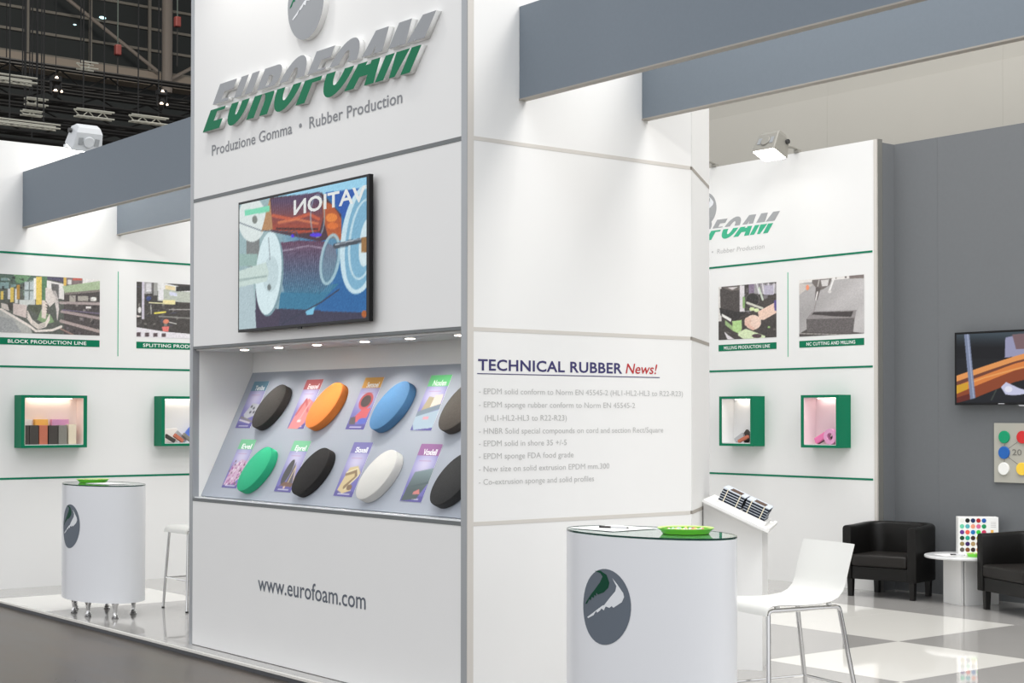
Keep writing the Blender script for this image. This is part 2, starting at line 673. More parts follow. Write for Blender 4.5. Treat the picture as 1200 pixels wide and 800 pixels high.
# core walls: front above/below niche, sides, back
MB().box(-3.113, -0.05, 0.0, 0.02, 0.004, Z1 - 0.011).build('front_panel', 'white_panel', tower)
MB().box(-3.113, -0.05, 0.0, 0.02, Z2 + 0.0095, Z3 - 0.0125).build('front_panel', 'white_panel', tower)
MB().box(-3.113, -0.05, 0.0, 0.02, Z3 + 0.0125, H).build('front_panel', 'white_panel', tower)
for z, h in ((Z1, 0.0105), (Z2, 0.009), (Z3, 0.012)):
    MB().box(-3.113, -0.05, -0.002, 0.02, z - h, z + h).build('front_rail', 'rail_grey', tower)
MB().box(-3.158, -3.1135, -0.003, 0.045, 0, H).build('corner_post', 'aluminium', tower)
MB().box(-0.0495, -0.0005, -0.003, 0.0395, 0, H).build('corner_post', 'aluminium', tower)
MB().box(-0.0004, 0.003, 0.0, 0.0395, 0, H).build('post_cover', 'rail_light', tower)
for z0, z1 in ((0.004, Z1 - 0.0105), (Z1 + 0.0105, Z2 - 0.0155), (Z2 + 0.0055, Z3 - 0.0105), (Z3 + 0.0105, H)):
    MB().box(-0.02, 0.0, 0.040, 1.633, z0, z1).build('side_panel', 'white_panel', tower)
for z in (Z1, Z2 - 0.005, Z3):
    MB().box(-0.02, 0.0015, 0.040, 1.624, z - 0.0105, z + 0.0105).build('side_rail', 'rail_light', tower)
cd = (CH1 - CH0).normalized()
MC = frame(CH0 + cd * 0.004, cd, (0, 0, 1))
clen = (CH1 - CH0).length - 0.004
for z0, z1 in ((0.004, Z1 - 0.0105), (Z1 + 0.0105, Z2 - 0.0155), (Z2 + 0.0055, Z3 - 0.0105), (Z3 + 0.0105, H)):
    MB(MC).box(0, clen, z0, z1, -0.02, 0).build('angled_panel', 'white_panel', tower)
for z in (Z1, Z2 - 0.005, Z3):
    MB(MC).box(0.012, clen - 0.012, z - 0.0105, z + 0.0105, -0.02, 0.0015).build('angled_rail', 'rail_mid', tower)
MB().box(-3.157, -0.495, 2.26, 2.28, 0, H).build('rear_panel', 'white_panel', tower)
MB().box(-3.157, -3.137, 0.046, 2.259, 0, H).build('end_panel', 'white_panel', tower)
MB().box(-3.136, -0.021, 0.46, 2.2, H - 0.02, H).build('top_panel', 'white_panel', tower)
# niche
NB = 0.454
MB().box(-3.135, -0.022, NB, NB + 0.015, Z1, Z2).build('niche_back', 'white_paint', tower)
MB().box(-3.134, -3.114, 0.021, NB - 0.001, Z1, Z2).build('niche_side', 'white_paint', tower)
MB().box(-0.049, -0.03, 0.041, NB - 0.001, Z1, Z2).build('niche_side', 'white_paint', tower)
MB().box(-3.112, -0.051, 0.021, NB - 0.001, Z2 - 0.02, Z2 - 0.008).build('niche_ceiling', 'white_paint', tower)
MB().box(-3.112, -0.051, 0.012, NB - 0.001, Z1 + 0.0108, Z1 + 0.018).build('niche_shelf', 'white_gloss', tower)
bup = Vector((0, 0.394, 0.842)).normalized()
bn = Vector((0, -bup.z, bup.y))
PB = frame((0, 0.06, 1.002), (1, 0, 0), bup)
MB(PB).box(-3.112, -0.051, 0.0, 0.927, -0.012, 0.0).build('display_board', 'board_grey', tower)
for x in (-2.68, -2.23, -1.76, -1.22, -0.75, -0.28):
    d = MB(Matrix.Translation((x, 0.155, Z2 - 0.0235))).lathe([(0.032, 0.0), (0.040, 0.001), (0.040, 0.0034)], 20).build('downlight', 'chrome', tower, smooth=True)
    MB(Matrix.Translation((x, 0.155, Z2 - 0.0275))).lathe([(0.020, 0.0), (0.028, 0.002), (0.028, 0.0038)], 16).build('lamp_disc', 'downlight_glow', d)
    spot_light('downlight_beam', (x, 0.155, Z2 - 0.032), (x + 0.02, 0.30, 1.1), 11, 115, 0.8, 0.03, (1.0, 0.96, 0.90), tower)
# printed lettering on the tower
text('lettering', 'Produzione Gomma  \u2022  Rubber Production', PF, -2.852, 3.272, 2.25, 0.068, 'text_grey', tower, bold=0.012, space=1.02)
text('lettering', 'www.eurofoam.com', PF, -2.208, 0.444, 1.245, 0.098, 'text_slate', tower, bold=0.006)
text('lettering', 'TECHNICAL RUBBER', PR, 0.07, 1.783, 1.017, 0.056, 'navy', tower, bold=0.02, space=1.05)
text('lettering', 'News!', PR, 1.113, 1.784, 0.245, 0.055, 'red', tower, bold=0.008, shear=0.2)
MB(PR).box(0.065, 1.378, 1.762, 1.7665, 0.0005, 0.0015).build('underline', 'navy', tower)
for s, x, x1, z in [('- EPDM solid conform to Norm EN 45545-2 (HL1-HL2-HL3 to R22-R23)', 0.076, 1.563, 1.658),
                    ('- EPDM sponge rubber conform to Norm EN 45545-2', 0.076, 1.185, 1.588),
                    ('(HL1-HL2-HL3 to R22-R23)', 0.115, 0.678, 1.518),
                    ('- HNBR Solid special compounds on cord and section Rect/Square', 0.076, 1.405, 1.449),
                    ('- EPDM solid in shore 35 +/-5', 0.076, 0.678, 1.384),
                    ('- EPDM sponge FDA food grade', 0.076, 0.727, 1.317),
                    ('- New size on solid extrusion EPDM mm.300', 0.076, 0.99, 1.250),
                    ('- Co-extrusion sponge and solid profiles', 0.076, 0.876, 1.182)]:
    text('lettering', s, PR, x, z, x1 - x, 0.0295, 'text_pale', tower)


# ------------------------------------------------------------------ the logo letters
def arc(cx, cy, rx, ry, a0, a1, n=10):
    return [(cx + rx * math.cos(math.radians(a0 + (a1 - a0) * i / n)), cy + ry * math.sin(math.radians(a0 + (a1 - a0) * i / n))) for i in range(n + 1)]


def glyphs():
    g = []
    g.append([[(0, 0), (.82, 0), (.82, .2), (.38, .2), (.38, .40), (.74, .40), (.74, .64), (.38, .64), (.38, .8), (.82, .8), (.82, 1), (0, 1)]])
    g.append([[(1.03, 1), (1.03, .36)] + arc(1.45, .36, .42, .39, 180, 360, 16)[1:] + [(1.87, 1), (1.53, 1), (1.53, .36)] + arc(1.45, .36, .08, .17, 360, 180, 8)[1:] + [(1.37, 1)]])
    g.append([[(2.10, 0), (2.45, 0), (2.45, .46), (2.52, .46)] + arc(2.50, .28, .18, .18, 90, 0, 6) + [(2.70, 0), (3.05, 0), (3.03, .30)] + arc(2.82, .36, .2, .16, 0, 70, 5) +
              arc(2.68, .76, .31, .24, -50, 90, 10) + [(2.10, 1)], [(2.45, .62), (2.45, .82)] + arc(2.56, .72, .10, .10, 90, -90, 6)])
    g.append([arc(3.62, .5, .52, .53, 0, 360, 32)[:-1], arc(3.62, .5, .17, .31, 0, 360, 20)[:-1]])
    g.append([[(4.28, 0), (4.65, 0), (4.65, .38), (4.98, .38), (4.98, .62), (4.65, .62), (4.65, .79), (5.02, .79), (5.02, 1), (4.28, 1)]])
    g.append([arc(5.68, .5, .53, .53, 0, 360, 32)[:-1], arc(5.68, .5, .17, .31, 0, 360, 20)[:-1]])
    g.append([[(6.22, 0), (6.57, 0), (6.63, .2), (6.92, .2), (6.97, 0), (7.31, 0), (6.99, 1.02), (6.52, 1.02)], [(6.69, .40), (6.86, .40), (6.775, .74)]])
    g.append([[(7.36, 0), (7.66, 0), (7.68, .62), (7.86, 0), (8.06, 0), (8.24, .62), (8.26, 0), (8.58, 0), (8.58, 1.02), (8.14, 1.02), (7.96, .50), (7.78, 1.02), (7.34, 1.02)]])
    return g


def solid(loops, thick):
    """fill loops (first outer, then holes) and extrude along local z"""
    cu = bpy.data.curves.new('g', 'CURVE')
    cu.dimensions = '2D'
    cu.fill_mode = 'BOTH'
    cu.extrude = thick / 2
    for lp in loops:
        sp = cu.splines.new('POLY')
        sp.points.add(len(lp) - 1)
        for q, (x, y) in zip(sp.points, lp):
            q.co = (x, y, 0, 1)
        sp.use_cyclic_u = True
    ob = bpy.data.objects.new('g', cu)
    COL.objects.link(ob)
    dg = bpy.context.evaluated_depsgraph_get()
    me = bpy.data.meshes.new_from_object(ob.evaluated_get(dg))
    bpy.data.objects.remove(ob)
    bpy.data.curves.remove(cu)
    for v in me.vertices:
        v.co.z += thick / 2
    return me


def logo_letters(M, x0, z0, hgt, shear, thick, parent, faces, side, drop=0.0):
    for gl in glyphs():
        for half in (0, 1):
            me = solid(gl, thick)
            bm = bmesh.new()
            bm.from_mesh(me)
            bmesh.ops.remove_doubles(bm, verts=bm.verts, dist=1e-5)
            cut = 0.575 if half == 0 else 0.465
            geom = bm.verts[:] + bm.edges[:] + bm.faces[:]
            r = bmesh.ops.bisect_plane(bm, geom=geom, plane_co=(0, cut, 0), plane_no=(0, -1, 0) if half == 0 else (0, 1, 0), clear_outer=True)
            ed = [e for e in bm.edges if e.is_boundary]
            if ed:
                bmesh.ops.holes_fill(bm, edges=ed, sides=0)
            bmesh.ops.recalc_face_normals(bm, faces=bm.faces)
            for f in bm.faces:
                f.material_index = 0 if f.normal.z > 0.9 else 1
            for v in bm.verts:
                lx = x0 + v.co.x * hgt + shear * v.co.y * hgt
                v.co = M @ Vector((lx, z0 - drop * v.co.x + v.co.y * hgt, v.co.z + 0.0004))
            me.materials.clear()
            me.materials.append(MATS[faces[half]])
            me.materials.append(MATS[side])
            bm.to_mesh(me)
            bm.free()
            nm = 'upper_letter_half' if half == 0 else 'lower_letter_half'
            me.name = nm
            link(nm, me, parent)


def emblem_marks():
    """brush strokes of the emblem in a unit disc (radius 1)"""
    g = [(-.48, .91), (-.22, .94), (.04, .85), (.165, .65), (.13, .515), (-.04, .38), (-.28, .30), (-.36, .345), (-.36, .25), (-.44, .28), (-.46, .20), (-.565, .21), (-.60, .12), (-.68, .14), (-.78, .017),
         (-.88, -.01), (-.83, .06), (-.61, .27), (-.435, .42), (-.22, .63), (-.12, .79), (-.22, .875)]
    w = [(.27, .78), (.46, .64), (.70, .42), (.74, .32), (.67, .18), (.37, .01), (.30, .05), (.22, -.006), (.065, .017), (0, -.094), (-.10, -.05), (-.17, -.12), (-.28, -.18), (-.33, -.14), (-.435, -.26),
         (-.70, -.37), (-.74, -.34), (-.52, -.23), (-.28, -.094), (-.065, .03), (0, .044), (.22, .266), (.41, .446), (.44, .584), (.33, .71)]
    return g, w


sign = thing('logo_sign', (-1.57, -0.02, 3.4), 'raised company name in grey and green letters on the tower front', 'sign')
logo_letters(PF, -2.916, 3.432, 0.284, 0.86, 0.036, sign, ('logo_grey', 'logo_green'), 'white_paint', drop=0.0022)
emb = thing('logo_disc', (-1.585, -0.02, 4.0), 'raised round grey emblem above the company name on the tower', 'sign')
dsk = solid([arc(0, 0, 0.212, 0.225, 0, 360, 48)[:-1]], 0.036)
for v in dsk.vertices:
    v.co = PF @ Vector((v.co.x - 1.585, v.co.y + 4.03, v.co.z + 0.0004))
dsk.materials.clear()
for q in ('logo_grey', 'white_paint'):
    dsk.materials.append(MATS[q])
for f in dsk.polygons:
    f.material_index = 0 if f.normal.y < -0.9 else 1
link('disc', dsk, emb)
gm, wm = emblem_marks()
for nm, pts, mm in (('green_stroke', gm, 'logo_green'), ('white_stroke', wm, 'emblem_white')):
    MB(PF).prism([(-1.585 + x * 0.212, 4.03 + y * 0.225) for x, y in pts], 0.0365, 0.038).build(nm, mm, emb)
# printed company name on the back wall
wsign = thing('printed_logo', (-4.3, YW, 3.15), 'company name printed on the back wall beneath the floodlights', 'sign')
logo_letters(PW, -5.235, 3.286, 0.190, 0.80, 0.0015, wsign, ('logo_pale', 'green_light'), 'logo_pale')
text('lettering', 'Produzione Gomma  \u2022  Rubber Production', PW, -5.06, 3.142, 1.414, 0.044, 'text_pale', wsign, bold=0.004, shear=0.1)
MB(PW).prism(arc(-4.43, 3.60, 0.15, 0.16, 0, 360, 40)[:-1], 0.0004, 0.0016).build('disc', 'logo_pale', wsign)
for nm, pts, mm in (('green_stroke', gm, 'green_light'), ('white_stroke', wm, 'emblem_white')):
    MB(PW).prism([(-4.43 + x * 0.15, 3.60 + y * 0.16) for x, y in pts], 0.0017, 0.0026).build(nm, mm, wsign)


# ------------------------------------------------------------------ pictures
def pic_block():
    p = Pic(190, 100, -58, 935, (85, 140), (644, 660), (74, 78, 72))
    p.poly([(-60, 80), (340, 80), (340, 175), (-60, 210)], (70, 92, 80))
    p.poly([(120, 90), (290, 100), (240, 160), (150, 190)], (98, 140, 98))
    for x, y, w, h in [(10, 130, 60, 25), (0, 170, 80, 60), (95, 190, 50, 30)]:
        p.rect(x, y, x + w, y + h, (120, 150, 150))
    p.clutter(-50, 110, 330, 330, 60, 34, [(40, 50, 44), (110, 140, 120), (190, 200, 200), (60, 84, 66), (30, 34, 32)])
    p.poly([(-60, 400), (110, 470), (260, 560), (300, 650), (-60, 650)], (170, 170, 165))
    p.poly([(-60, 480), (120, 520), (200, 640), (-60, 640)], (150, 152, 152))
    p.rect(222, 165, 322, 340, (176, 188, 190)).rect(222, 240, 322, 255, (96, 110, 108)).rect(262, 165, 270, 340, (96, 110, 108))
    p.rect(305, 130, 328, 330, (232, 230, 226))
    p.rect(70, 230, 95, 330, (206, 206, 206)).rect(135, 230, 165, 370, (214, 214, 210)).rect(150, 195, 180, 330, (176, 132, 52))
    p.rect(8, 255, 32, 335, (222, 190, 84)).rect(94, 220, 126, 358, (220, 188, 82)).rect(328, 118, 380, 378, (224, 192, 84))
    p.rect(175, 335, 320, 395, (196, 200, 196))
    p.poly([(380, 110), (435, 115), (430, 345), (385, 335)], (72, 112, 78))
    p.poly([(430, 120), (585, 125), (585, 170), (430, 140)], (70, 66, 90)).poly([(428, 150), (590, 185), (590, 330), (428, 300)], (226, 222, 220))
    p.poly([(468, 180), (540, 190), (540, 320), (480, 290)], (86, 84, 84))
    p.rect(584, 120, 612, 200, (216, 176, 76)).rect(610, 125, 765, 190, (120, 104, 104)).rect(625, 145, 660, 190, (220, 218, 216)).rect(670, 128, 760, 150, (196, 84, 70))
    p.poly([(765, 125), (940, 130), (940, 170), (765, 180)], (232, 230, 228))
    p.poly([(575, 205), (940, 155), (940, 240), (600, 282)], (164, 184, 146))
    p.poly([(590, 282), (940, 245), (940, 665), (590, 665)], (62, 56, 56))
    p.poly([(600, 265), (940, 235), (940, 255), (600, 285)], (120, 110, 106))
    for x, y, w, h in [(640, 290, 60, 60), (720, 295, 100, 45), (840, 305, 60, 38)]:
        p.rect(x, y, x + w, y + h, (166, 160, 150))
    p.ell(870, 322, 30, 18, (236, 234, 230))
    p.clutter(600, 290, 930, 640, 40, 36, [(36, 32, 34), (96, 88, 96), (140, 132, 128), (60, 52, 60)])
    p.line([(555, 358), (940, 366)], 24, (168, 152, 150)).line([(570, 440), (940, 500)], 26, (160, 142, 140)).line([(560, 528), (940, 622)], 28, (168, 150, 146))
    p.line([(575, 425), (940, 455)], 12, (96, 86, 110)).line([(560, 600), (680, 655)], 14, (150, 120, 110))
    p.rect(800, 390, 850, 410, (226, 222, 220))
    p.poly([(60, 370), (120, 360), (110, 440), (70, 420)], (52, 50, 46)).poly([(250, 380), (390, 380), (350, 480), (270, 430)], (66, 72, 58))
    p.poly([(120, 368), (245, 385), (240, 505), (120, 470)], (200, 184, 178))
    p.poly([(10, 365), (70, 380), (85, 440), (15, 415)], (196, 186, 178))
    p.poly([(340, 520), (380, 420), (470, 480), (500, 540), (420, 560)], (120, 150, 104))
    p.poly([(385, 335), (440, 345), (420, 510), (380, 500)], (222, 206, 196))
    for k in range(6):
        p.line([(418 + k * 3, 350 + k * 26), (438 + k * 2, 362 + k * 26)], 8, (70, 60, 54))
    p.poly([(415, 220), (470, 225), (520, 340), (455, 400), (415, 330)], (216, 206, 200))
    for k in range(5):
        p.line([(470 + k * 10, 250), (500 + k * 8, 330), (520 + k * 5, 420), (528, 520)], 6, (210, 200, 196))
    for k in range(4):
        p.line([(250, 440 + 22 * k), (290, 520 + 14 * k), (350, 568 + 12 * k), (420, 540 + 14 * k), (455, 470 + 16 * k)], 9, (226, 214, 204))
    p.line([(10, 425), (120, 490), (270, 580), (330, 625), (480, 615), (565, 580)], 22, (226, 216, 208))
    p.speck(p.X > -100, 9, 3)
    return p


def pic_split():
    p = Pic(140, 100, 78, 1150, (158, 250), (685, 770), (48, 44, 42))
    p.clutter(90, 170, 560, 600, 60, 40, [(30, 27, 26), (80, 76, 76), (120, 116, 110), (60, 60, 80)])
    p.rect(140, 150, 165, 520, (196, 190, 206)).rect(165, 170, 250, 280, (150, 148, 150)).rect(185, 180, 240, 260, (206, 204, 208))
    p.rect(265, 160, 312, 300, (150, 150, 146))
    p.poly([(312, 168), (575, 230), (1150, 300), (1150, 340), (575, 290), (312, 260)], (226, 226, 226))
    p.poly([(320, 235), (1150, 350), (1150, 430), (310, 350)], (178, 184, 172))
    p.rect(318, 240, 378, 345, (226, 224, 228)).poly([(395, 205), (505, 225), (505, 262), (395, 245)], (226, 208, 160))
    p.poly([(440, 268), (525, 285), (525, 318), (440, 305)], (206, 210, 232))
    p.poly([(370, 345), (505, 352), (505, 395), (370, 385)], (232, 220, 156)).line([(220, 365), (380, 378)], 12, (210, 204, 160))
    p.line([(280, 468), (398, 462)], 16, (222, 208, 80))
    p.rect(515, 225, 700, 270, (30, 30, 30)).line([(440, 440), (1150, 470)], 10, (150, 146, 144))
    p.line([(330, 500), (1150, 580)], 14, (120, 118, 114)).line([(440, 560), (520, 580)], 8, (206, 204, 200))
    p.ell(115, 430, 18, 30, (220, 218, 216)).ell(212, 325, 26, 22, (40, 54, 110)).line([(238, 390), (240, 470)], 12, (150, 148, 140))
    p.ell(405, 552, 32, 22, (216, 120, 90)).poly([(360, 600), (442, 600), (430, 650), (372, 645)], (226, 104, 98))
    p.poly([(78, 590), (400, 650), (1150, 740), (1150, 790), (78, 700)], (224, 220, 226))
    for k in range(4):
        p.rect(82 + 92 * k, 640 + 8 * k, 128 + 92 * k, 680 + 6 * k, (66, 50, 54))
    p.poly([(78, 475), (140, 490), (90, 500)], (220, 210, 206))
    p.speck(p.X > 0, 8, 3)
    return p


def pic_mill():
    p = Pic(110, 96, 90, 584, (188, 150), (642, 618), (44, 38, 36))
    p.clutter(300, 170, 580, 420, 60, 36, [(26, 22, 22), (110, 104, 110), (180, 176, 186), (70, 80, 62)])
    p.clutter(100, 480, 580, 620, 30, 30, [(28, 25, 24), (84, 78, 74), (60, 54, 50)])
    p.rect(90, 185, 120, 480, (214, 210, 206))
    p.poly([(105, 205), (275, 200), (280, 400), (230, 430), (110, 380)], (52, 46, 44)).poly([(120, 190), (275, 180), (275, 215), (200, 225)], (92, 84, 80))
    p.poly([(170, 195), (260, 190), (215, 215)], (206, 200, 200))
    p.rect(276, 178, 316, 400, (216, 210, 214)).rect(300, 275, 322, 370, (122, 160, 92))
    p.poly([(352, 170), (400, 165), (400, 240), (352, 250)], (120, 104, 128)).rect(400, 165, 586, 250, (150, 146, 150))
    for k in range(7):
        p.line([(420 + 24 * k, 165), (440 + 20 * k, 250)], 9, (86, 80, 84) if k % 2 else (220, 216, 222))
    p.ell(385, 300, 60, 58, (30, 27, 26)).ring(385, 300, 60, 58, 6, (88, 82, 80))
    p.line([(340, 325), (480, 378)], 18, (206, 204, 190)).ell(380, 378, 22, 16, (206, 222, 160)).ell(418, 388, 22, 16, (214, 226, 170)).line([(440, 200), (470, 300)], 16, (196, 206, 190))
    p.rect(480, 180, 560, 260, (176, 170, 190))
    p.poly([(480, 300), (560, 260), (586, 260), (586, 440), (470, 440)], (52, 46, 44))
    p.poly([(100, 365), (250, 400), (340, 400), (240, 480), (110, 430)], (26, 22, 22))
    p.poly([(120, 415), (205, 460), (200, 485), (125, 440)], (236, 234, 228))
    p.poly([(212, 480), (292, 470), (295, 550), (262, 582), (215, 560)], (168, 206, 128)).poly([(150, 470), (212, 520), (215, 560), (150, 510)], (140, 170, 110))
    p.poly([(265, 570), (330, 545), (490, 605), (490, 622), (310, 632), (262, 600)], (206, 222, 176))
    p.ell(420, 605, 40, 18, (60, 40, 46)).poly([(140, 565), (180, 600), (230, 632), (170, 632)], (222, 216, 220))
    p.poly([(430, 400), (560, 330), (586, 310), (586, 410), (480, 470), (440, 470)], (232, 196, 176))
    p.ell(390, 490, 66, 62, (234, 202, 184)).ell(345, 480, 28, 34, (226, 186, 166)).line([(330, 505), (390, 545)], 26, (222, 176, 156))
    p.poly([(562, 310), (586, 300), (586, 400), (566, 390)], (70, 56, 130))
    p.ell(520, 532, 10, 8, (150, 190, 110))
    p.speck(p.X > 0, 9, 3)
    return p


def pic_nc():
    p = Pic(110, 96, 84, 638, (112, 78), (570, 580), (168, 162, 160))
    p.grad(p.X > 0, (150, 146, 146), (188, 184, 184), np.clip((p.X - 84) / 554, 0, 1) * 0.7 + 0.3 * (0.5 + 0.5 * np.sin(p.X / 60 + p.Y / 45)))
    p.poly([(84, 110), (640, 70), (640, 105), (400, 118), (84, 140)], (226, 222, 218))
    p.poly([(84, 140), (210, 150), (84, 235)], (196, 188, 182))
    p.rect(515, 78, 640, 112, (112, 100, 96)).ell(485, 98, 9, 9, (84, 76, 74)).ell(405, 104, 5, 6, (84, 76, 74))
    p.ell(160, 175, 14, 22, (236, 130, 84))
    p.poly([(200, 115), (370, 105), (350, 160), (300, 190), (255, 205), (200, 140)], (96, 88, 84))
    p.poly([(275, 118), (345, 112), (335, 165), (285, 170)], (206, 202, 200)).line([(260, 118), (250, 165)], 10, (176, 170, 166))
    p.line([(385, 108), (352, 200)], 16, (230, 228, 226)).ell(350, 215, 16, 12, (206, 202, 200))
    p.poly([(232, 175), (276, 180), (245, 280), (222, 280)], (76, 68, 66)).line([(246, 215), (232, 275)], 12, (226, 222, 220)).line([(234, 290), (215, 370)], 5, (120, 112, 110))
    p.poly([(84, 545), (155, 510), (550, 560), (640, 575), (640, 582), (380, 590), (84, 572)], (58, 52, 50)).line([(90, 542), (520, 580)], 6, (170, 164, 160))
    p.poly([(148, 430), (560, 440), (545, 572), (155, 535)], (80, 74, 74))
    p.poly([(148, 430), (200, 370), (575, 378), (562, 442)], (132, 126, 126))
    p.poly([(195, 395), (215, 376), (548, 386), (530, 432), (390, 420), (280, 404)], (44, 38, 38)).poly([(195, 395), (280, 404), (390, 420), (330, 424), (200, 405)], (124, 118, 118))
    p.speck(p.X > 0, 6, 2)
    p.speck(p.mask_poly([(148, 430), (560, 440), (545, 572), (155, 535)]), 9, 2)
    return p


def pic_tv():
    p = Pic(200, 118, 20, 642, (166, 36), (786, 736), (186, 206, 206))
    # pale left machine side, blue right
    p.grad(p.X > 0, (150, 176, 180), (36, 104, 160), np.clip((p.X - 200) / 240, 0, 1))
    p.poly([(120, 130), (640, 30), (640, 110), (300, 130), (190, 140)], (150, 206, 232))
    p.poly([(60, 310), (130, 305), (130, 480), (60, 470)], (120, 124, 124)).rect(20, 410, 120, 470, (146, 176, 170))
    p.ell(90, 240, 75, 110, (216, 226, 224)).ell(105, 240, 14, 20, (120, 126, 120))
    # upper orange reel
    p.poly([(185, 130), (440, 110), (530, 220), (530, 330), (430, 350), (190, 300)], (66, 40, 52))
    f = np.clip((p.Y - 150) / 150, 0, 1)
    p.grad(p.mask_poly([(190, 140), (430, 105), (455, 200), (430, 300), (330, 310), (195, 290)]), (74, 52, 84), (170, 66, 36), f)
    for k in range(22):
        p.line([(196 + 11 * k, 135 - 1.4 * k), (204 + 11 * k, 215)], 3, (120, 96, 120), 0.5)
    p.line([(200, 220), (300, 240), (380, 215), (425, 240)], 16, (206, 92, 52), 0.8).line([(230, 255), (320, 240), (420, 262)], 12, (226, 130, 80), 0.7).line([(220, 285), (420, 290)], 10, (60, 20, 20))
    p.poly([(140, 300), (185, 130), (200, 290)], (176, 132, 90))
    p.poly([(440, 150), (490, 170), (530, 240), (530, 350), (470, 330), (450, 250)], (176, 84, 34)).ell(485, 235, 26, 22, (226, 130, 50)).ell(490, 275, 26, 16, (216, 110, 40))
    p.ring(420, 225, 36, 108, 7, (150, 180, 196), 0, 0.6)
    p.poly([(50, 195), (182, 170), (184, 200), (52, 222)], (120, 212, 176))
    p.line([(20, 255), (140, 295), (320, 300), (340, 360)], 4, (70, 80, 96))
    # blue machine area at right and base
    p.poly([(455, 110), (640, 90), (640, 270), (540, 240), (500, 160)], (28, 84, 168))
    p.poly([(500, 560), (640, 520), (640, 740), (340, 740)], (24, 96, 156)).poly([(240, 600), (520, 560), (400, 690), (230, 690)], (44, 116, 150))
    p.poly([(20, 690), (240, 680), (640, 700), (640, 790), (20, 800)], (52, 50, 74)).poly([(20, 560), (100, 560), (115, 780), (20, 790)], (172, 192, 198)).poly([(110, 580), (140, 640), (240, 700), (230, 770), (115, 775)], (58, 48, 72))
    p.poly([(360, 690), (410, 670), (400, 710), (370, 712)], (120, 190, 220)).line([(250, 755), (440, 650), (520, 590)], 6, (40, 44, 66))
    p.line([(440, 690), (640, 700)], 10, (34, 100, 160))
    # drum with wound cord
    drum = p.mask_poly([(230, 355), (330, 345), (450, 350), (505, 380), (515, 470), (480, 560), (430, 610), (260, 600), (240, 520)])
    p.grad(drum, (88, 50, 76), (46, 108, 138), np.clip((p.Y - 360) / 240, 0, 1))
    for k in range(26):
        x = 244 + k * 10
        p.line([(x, 352 + 0.02 * k), (x + 8, 400), (x + 6, 480), (x - 4, 560), (x - 14, 600)], 2.5, (150, 150, 176), 0.42)
    p.line([(245, 395), (380, 372), (450, 385)], 8, (196, 190, 206), 0.5).speck(drum, 8, 2)
    p.ell(480, 440, 46, 128, (120, 160, 176), 8, 0.55).ring(478, 440, 46, 128, 14, (166, 198, 208), 8, 0.85).ring(478, 440, 34, 110, 4, (90, 130, 150), 8)
    # white flange in front
    p.ell(186, 512, 68, 206, (120, 150, 160), 4).ell(178, 505, 66, 205, (210, 230, 234), 4).ell(190, 510, 40, 90, (190, 210, 214), 4)
    p.poly([(20, 495), (165, 450), (180, 500), (170, 545), (20, 575)], (196, 214, 208)).line([(20, 540), (165, 520)], 12, (160, 180, 176))
    p.ell(182, 575, 10, 16, (110, 120, 120)).line([(178, 330), (186, 440)], 4, (140, 150, 156))
    # reel at right edge
    p.ell(620, 345, 92, 270, (120, 172, 200), 6).ring(620, 345, 92, 270, 22, (196, 222, 232), 6).ring(625, 345, 62, 200, 10, (186, 216, 228), 6).ell(640, 360, 30, 120, (206, 226, 232), 6)
    p.line([(505, 375), (640, 345)], 26, (66, 74, 84)).line([(505, 368), (620, 340)], 6, (166, 176, 186))
    p.rect(618, 335, 642, 410, (150, 110, 60)).ell(300, 322, 8, 8, (70, 40, 220)).ell(412, 318, 28, 10, (80, 50, 220)).ell(632, 712, 12, 18, (170, 90, 30))
    p.speck(p.X > 0, 5, 2)
    return p


def pic_tv2():
    p = Pic(170, 100, 90, 1270, (97, 30), (740, 735), (22, 24, 26))
    p.grad(p.Y < 320, (60, 72, 80), (16, 17, 19), np.clip((p.Y - 90) / 130, 0, 1))
    p.poly([(620, 120), (720, 100), (1270, 40), (1270, 210), (720, 300), (612, 310)], (150, 150, 180)).poly([(690, 90), (1270, 40), (1270, 200), (730, 230)], (120, 96, 100))
    p.poly([(90, 485), (720, 295), (1270, 150), (1270, 210), (720, 345), (90, 540)], (226, 150, 84))
    p.poly([(90, 540), (720, 345), (1270, 210), (1270, 240), (720, 370), (90, 580)], (110, 62, 44))
    p.poly([(90, 580), (720, 365), (1270, 235), (1270, 300), (720, 430), (90, 655)], (216, 128, 62)).line([(90, 600), (400, 500), (720, 420), (1270, 290)], 14, (232, 160, 90)).poly([(90, 575), (220, 545), (220, 610), (90, 655)], (206, 156, 40))
    p.poly([(90, 655), (720, 430), (1270, 300), (1270, 420), (720, 540), (300, 690), (90, 740)], (138, 66, 34)).poly([(90, 690), (240, 650), (240, 740), (90, 740)], (96, 36, 26))
    p.poly([(178, 95), (236, 95), (270, 420), (304, 735), (245, 738), (212, 430)], (122, 132, 158)).line([(215, 97), (250, 420), (285, 735)], 12, (160, 170, 196))
    p.poly([(570, 590), (625, 542), (690, 570), (760, 600), (900, 640), (720, 670), (620, 660)], (196, 198, 224)).ell(650, 610, 40, 30, (226, 226, 240))
    p.poly([(90, 742), (300, 692), (560, 600), (620, 670), (1270, 640), (1270, 760), (90, 760)], (24, 26, 30)).line([(520, 620), (470, 710)], 14, (60, 66, 60))
    return p


